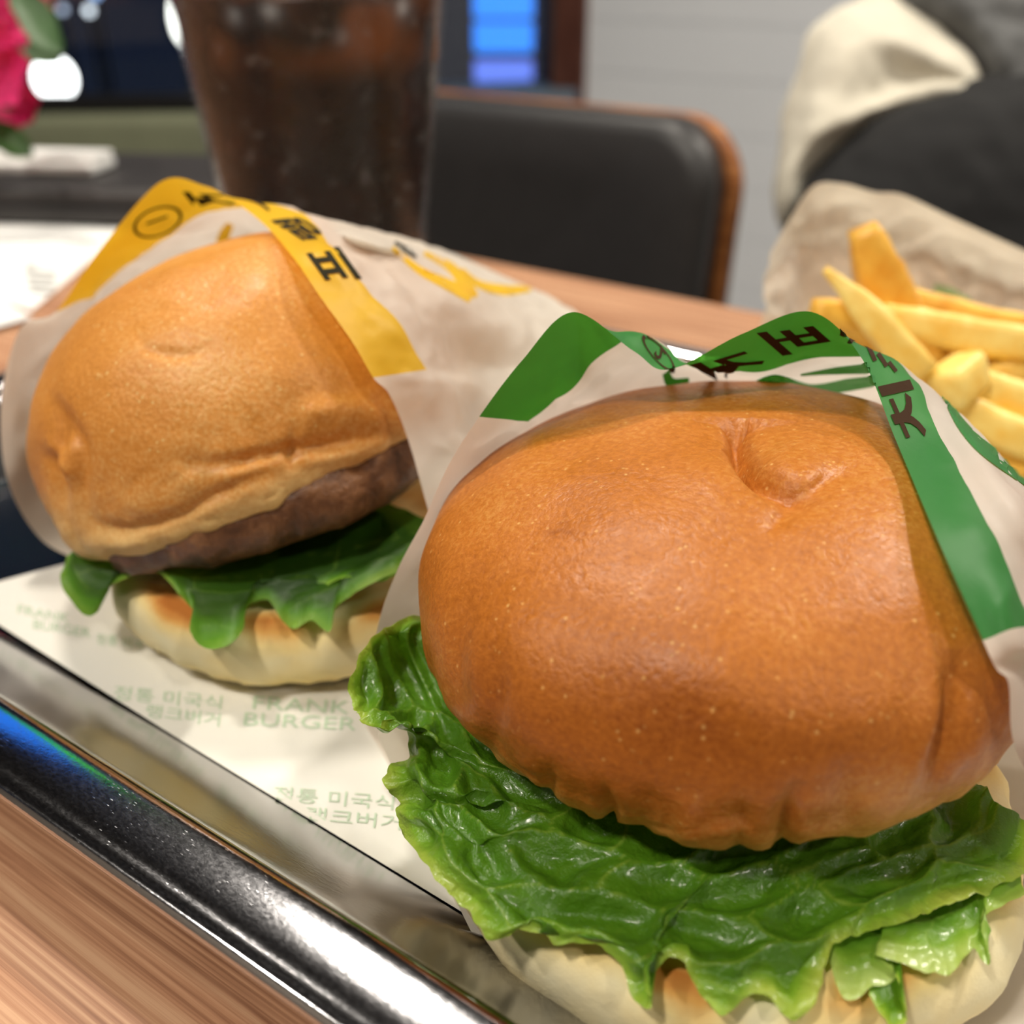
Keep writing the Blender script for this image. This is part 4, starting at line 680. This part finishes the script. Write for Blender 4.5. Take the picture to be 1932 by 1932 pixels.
# bench by the window
b0, b1 = at(-500, 222, 1.8), at(430, 190, 1.8 * 1.03); bd = math.atan2(b1[1] - b0[1], b1[0] - b0[0]); bm_ = (b0 + b1) / 2
BN = thing('window_bench', 'long olive upholstered bench by the window behind the black pouch', 'bench', (bm_[0], bm_[1], FLOOR)); nrm = np.array([-math.sin(bd), math.cos(bd)]); bl_ = 1.2
boxo('backrest', (bm_[0], bm_[1], b0[2] - 0.17), (bl_, 0.08, 0.34), M['olive'], BN, 0.02, bd); boxo('top_rail', (bm_[0] + nrm[0] * 0.03, bm_[1] + nrm[1] * 0.03, b0[2] + 0.01), (bl_, 0.05, 0.035), M['metal_dark'], BN, 0.006, bd)
boxo('seat', (bm_[0] - nrm[0] * 0.25, bm_[1] - nrm[1] * 0.25, FLOOR + 0.41), (bl_, 0.44, 0.09), M['black_leather'], BN, 0.02, bd); boxo('base', (bm_[0] - nrm[0] * 0.22, bm_[1] - nrm[1] * 0.22, FLOOR + 0.18), (bl_ - 0.04, 0.38, 0.36), M['metal_dark'], BN, 0.006, bd)

# ------------------------------------------------------------------ lights seen through the window
def globe(px_, py_, t_, r, col, s, label, sz=(1, 1, 1), name='street_lamp', cat='lamp'):
    p = at(px_, py_, t_); tt = thing(name, label, cat, tuple(p), 'lamps outside the window'); n = 16
    a = np.linspace(-np.pi / 2, np.pi / 2, n); mt = emit('glow', col, s); G = lathe('globe', [(max(r * math.cos(x) * sz[0], 1e-4), r * math.sin(x) * sz[2]) for x in a], p, mt, tt, 24)
    tube('post', [(p[0], p[1], FLOOR), (p[0], p[1], p[2] - r * sz[2] * 0.95)], 0.012, M['metal_dark'], tt); return tt
globe(103, 148, 4.0, 0.085, (1, 0.97, 0.92), 7, 'large white lamp outside low behind the magenta flowers', (0.9, 1, 0.95))
globe(345, 35, 4.0, 0.06, (1, 0.97, 0.86), 6, 'tall white lamp outside just left of the cola cup', (0.75, 1, 1.6))
globe(118, 18, 5.0, 0.018, (0.7, 0.8, 1), 1.6, 'small dim white lamp outside beside the flowers')
globe(168, 20, 5.0, 0.02, (0.9, 0.95, 1), 3, 'small bright white lamp outside, second from the flowers')
globe(180, -12, 5.0, 0.02, (0.4, 0.6, 1), 3, 'small bluish lamp outside at the top edge of the window')
globe(95, 8, 5.0, 0.016, (1, 0.35, 0.2), 0.8, 'faint reddish lamp outside nearest the flowers')
NS = at(950, 80, 3.6); SG = thing('neon_sign', 'tall blue neon sign outside the window between the cup and the wooden post', 'sign', (NS[0], NS[1], FLOOR))
M['neon'] = emit('neon_blue', S(50, 140, 255), 1.7); M['neon2'] = emit('neon_violet', S(110, 140, 255), 1.3); M['sign_dark'] = plain('sign_panel', S(20, 40, 66), 0.5)
boxo('panel', (NS[0] + 0.06, NS[1] + 0.05, NS[2] + 0.1), (0.34, 0.04, 1.3), M['sign_dark'], SG, 0.004, YAW); boxo('stand', (NS[0] + 0.06, NS[1] + 0.05, (FLOOR + NS[2] - 0.55) / 2), (0.06, 0.03, NS[2] - 0.55 - FLOOR), M['metal_dark'], SG, 0, YAW)
for py_, hgt, m_ in ((-80, .12, 'neon'), (6, .09, 'neon'), (70, .095, 'neon'), (150, .125, 'neon2'), (235, .10, 'neon')):
    hd = np.array([-math.sin(YAW), math.cos(YAW), 0]); p = at(950, py_, 3.56 * (ray(950, 80) @ hd) / (ray(950, py_) @ hd)); boxo('tube_letter', tuple(p), (0.205, 0.02, hgt), M[m_], SG, 0.008, YAW)
# wall screen high by the window, mirrored blue and green in the tray rim
dd_ = ray(40, 1390); dd_ = np.array([dd_[0], dd_[1], -dd_[2]]); p0 = atz(40, 1390, 0.024); SC = p0 + dd_ * (1.95 / np.linalg.norm(dd_)); SCN = thing('menu_screen', 'blue and green menu screen hung high on the window side', 'screen', tuple(SC))
boxo('screen_case', tuple(SC), (0.62, 0.04, 0.36), M['metal_dark'], SCN, 0.004, YAW + 0.45)
fw = np.array([math.sin(YAW + 0.45), -math.cos(YAW + 0.45), 0]) * 0.0225; rt_ = np.array([math.cos(YAW + 0.45), math.sin(YAW + 0.45), 0])
for k, (dx, dz, w, h, c, s) in enumerate(((-0.15, 0.0, 0.28, 0.32, S(40, 130, 255), 1.6), (0.07, 0.08, 0.14, 0.14, S(60, 220, 60), 1.4), (0.07, -0.08, 0.14, 0.14, S(30, 190, 150), 1.2), (0.22, 0, 0.14, 0.3, S(20, 60, 90), 0.8))):
    q = SC + fw + rt_ * dx; boxo('lit_panel', (q[0], q[1], q[2] + dz), (w, 0.004, h), emit('screen_glow', c, s), SCN, 0, YAW + 0.45)
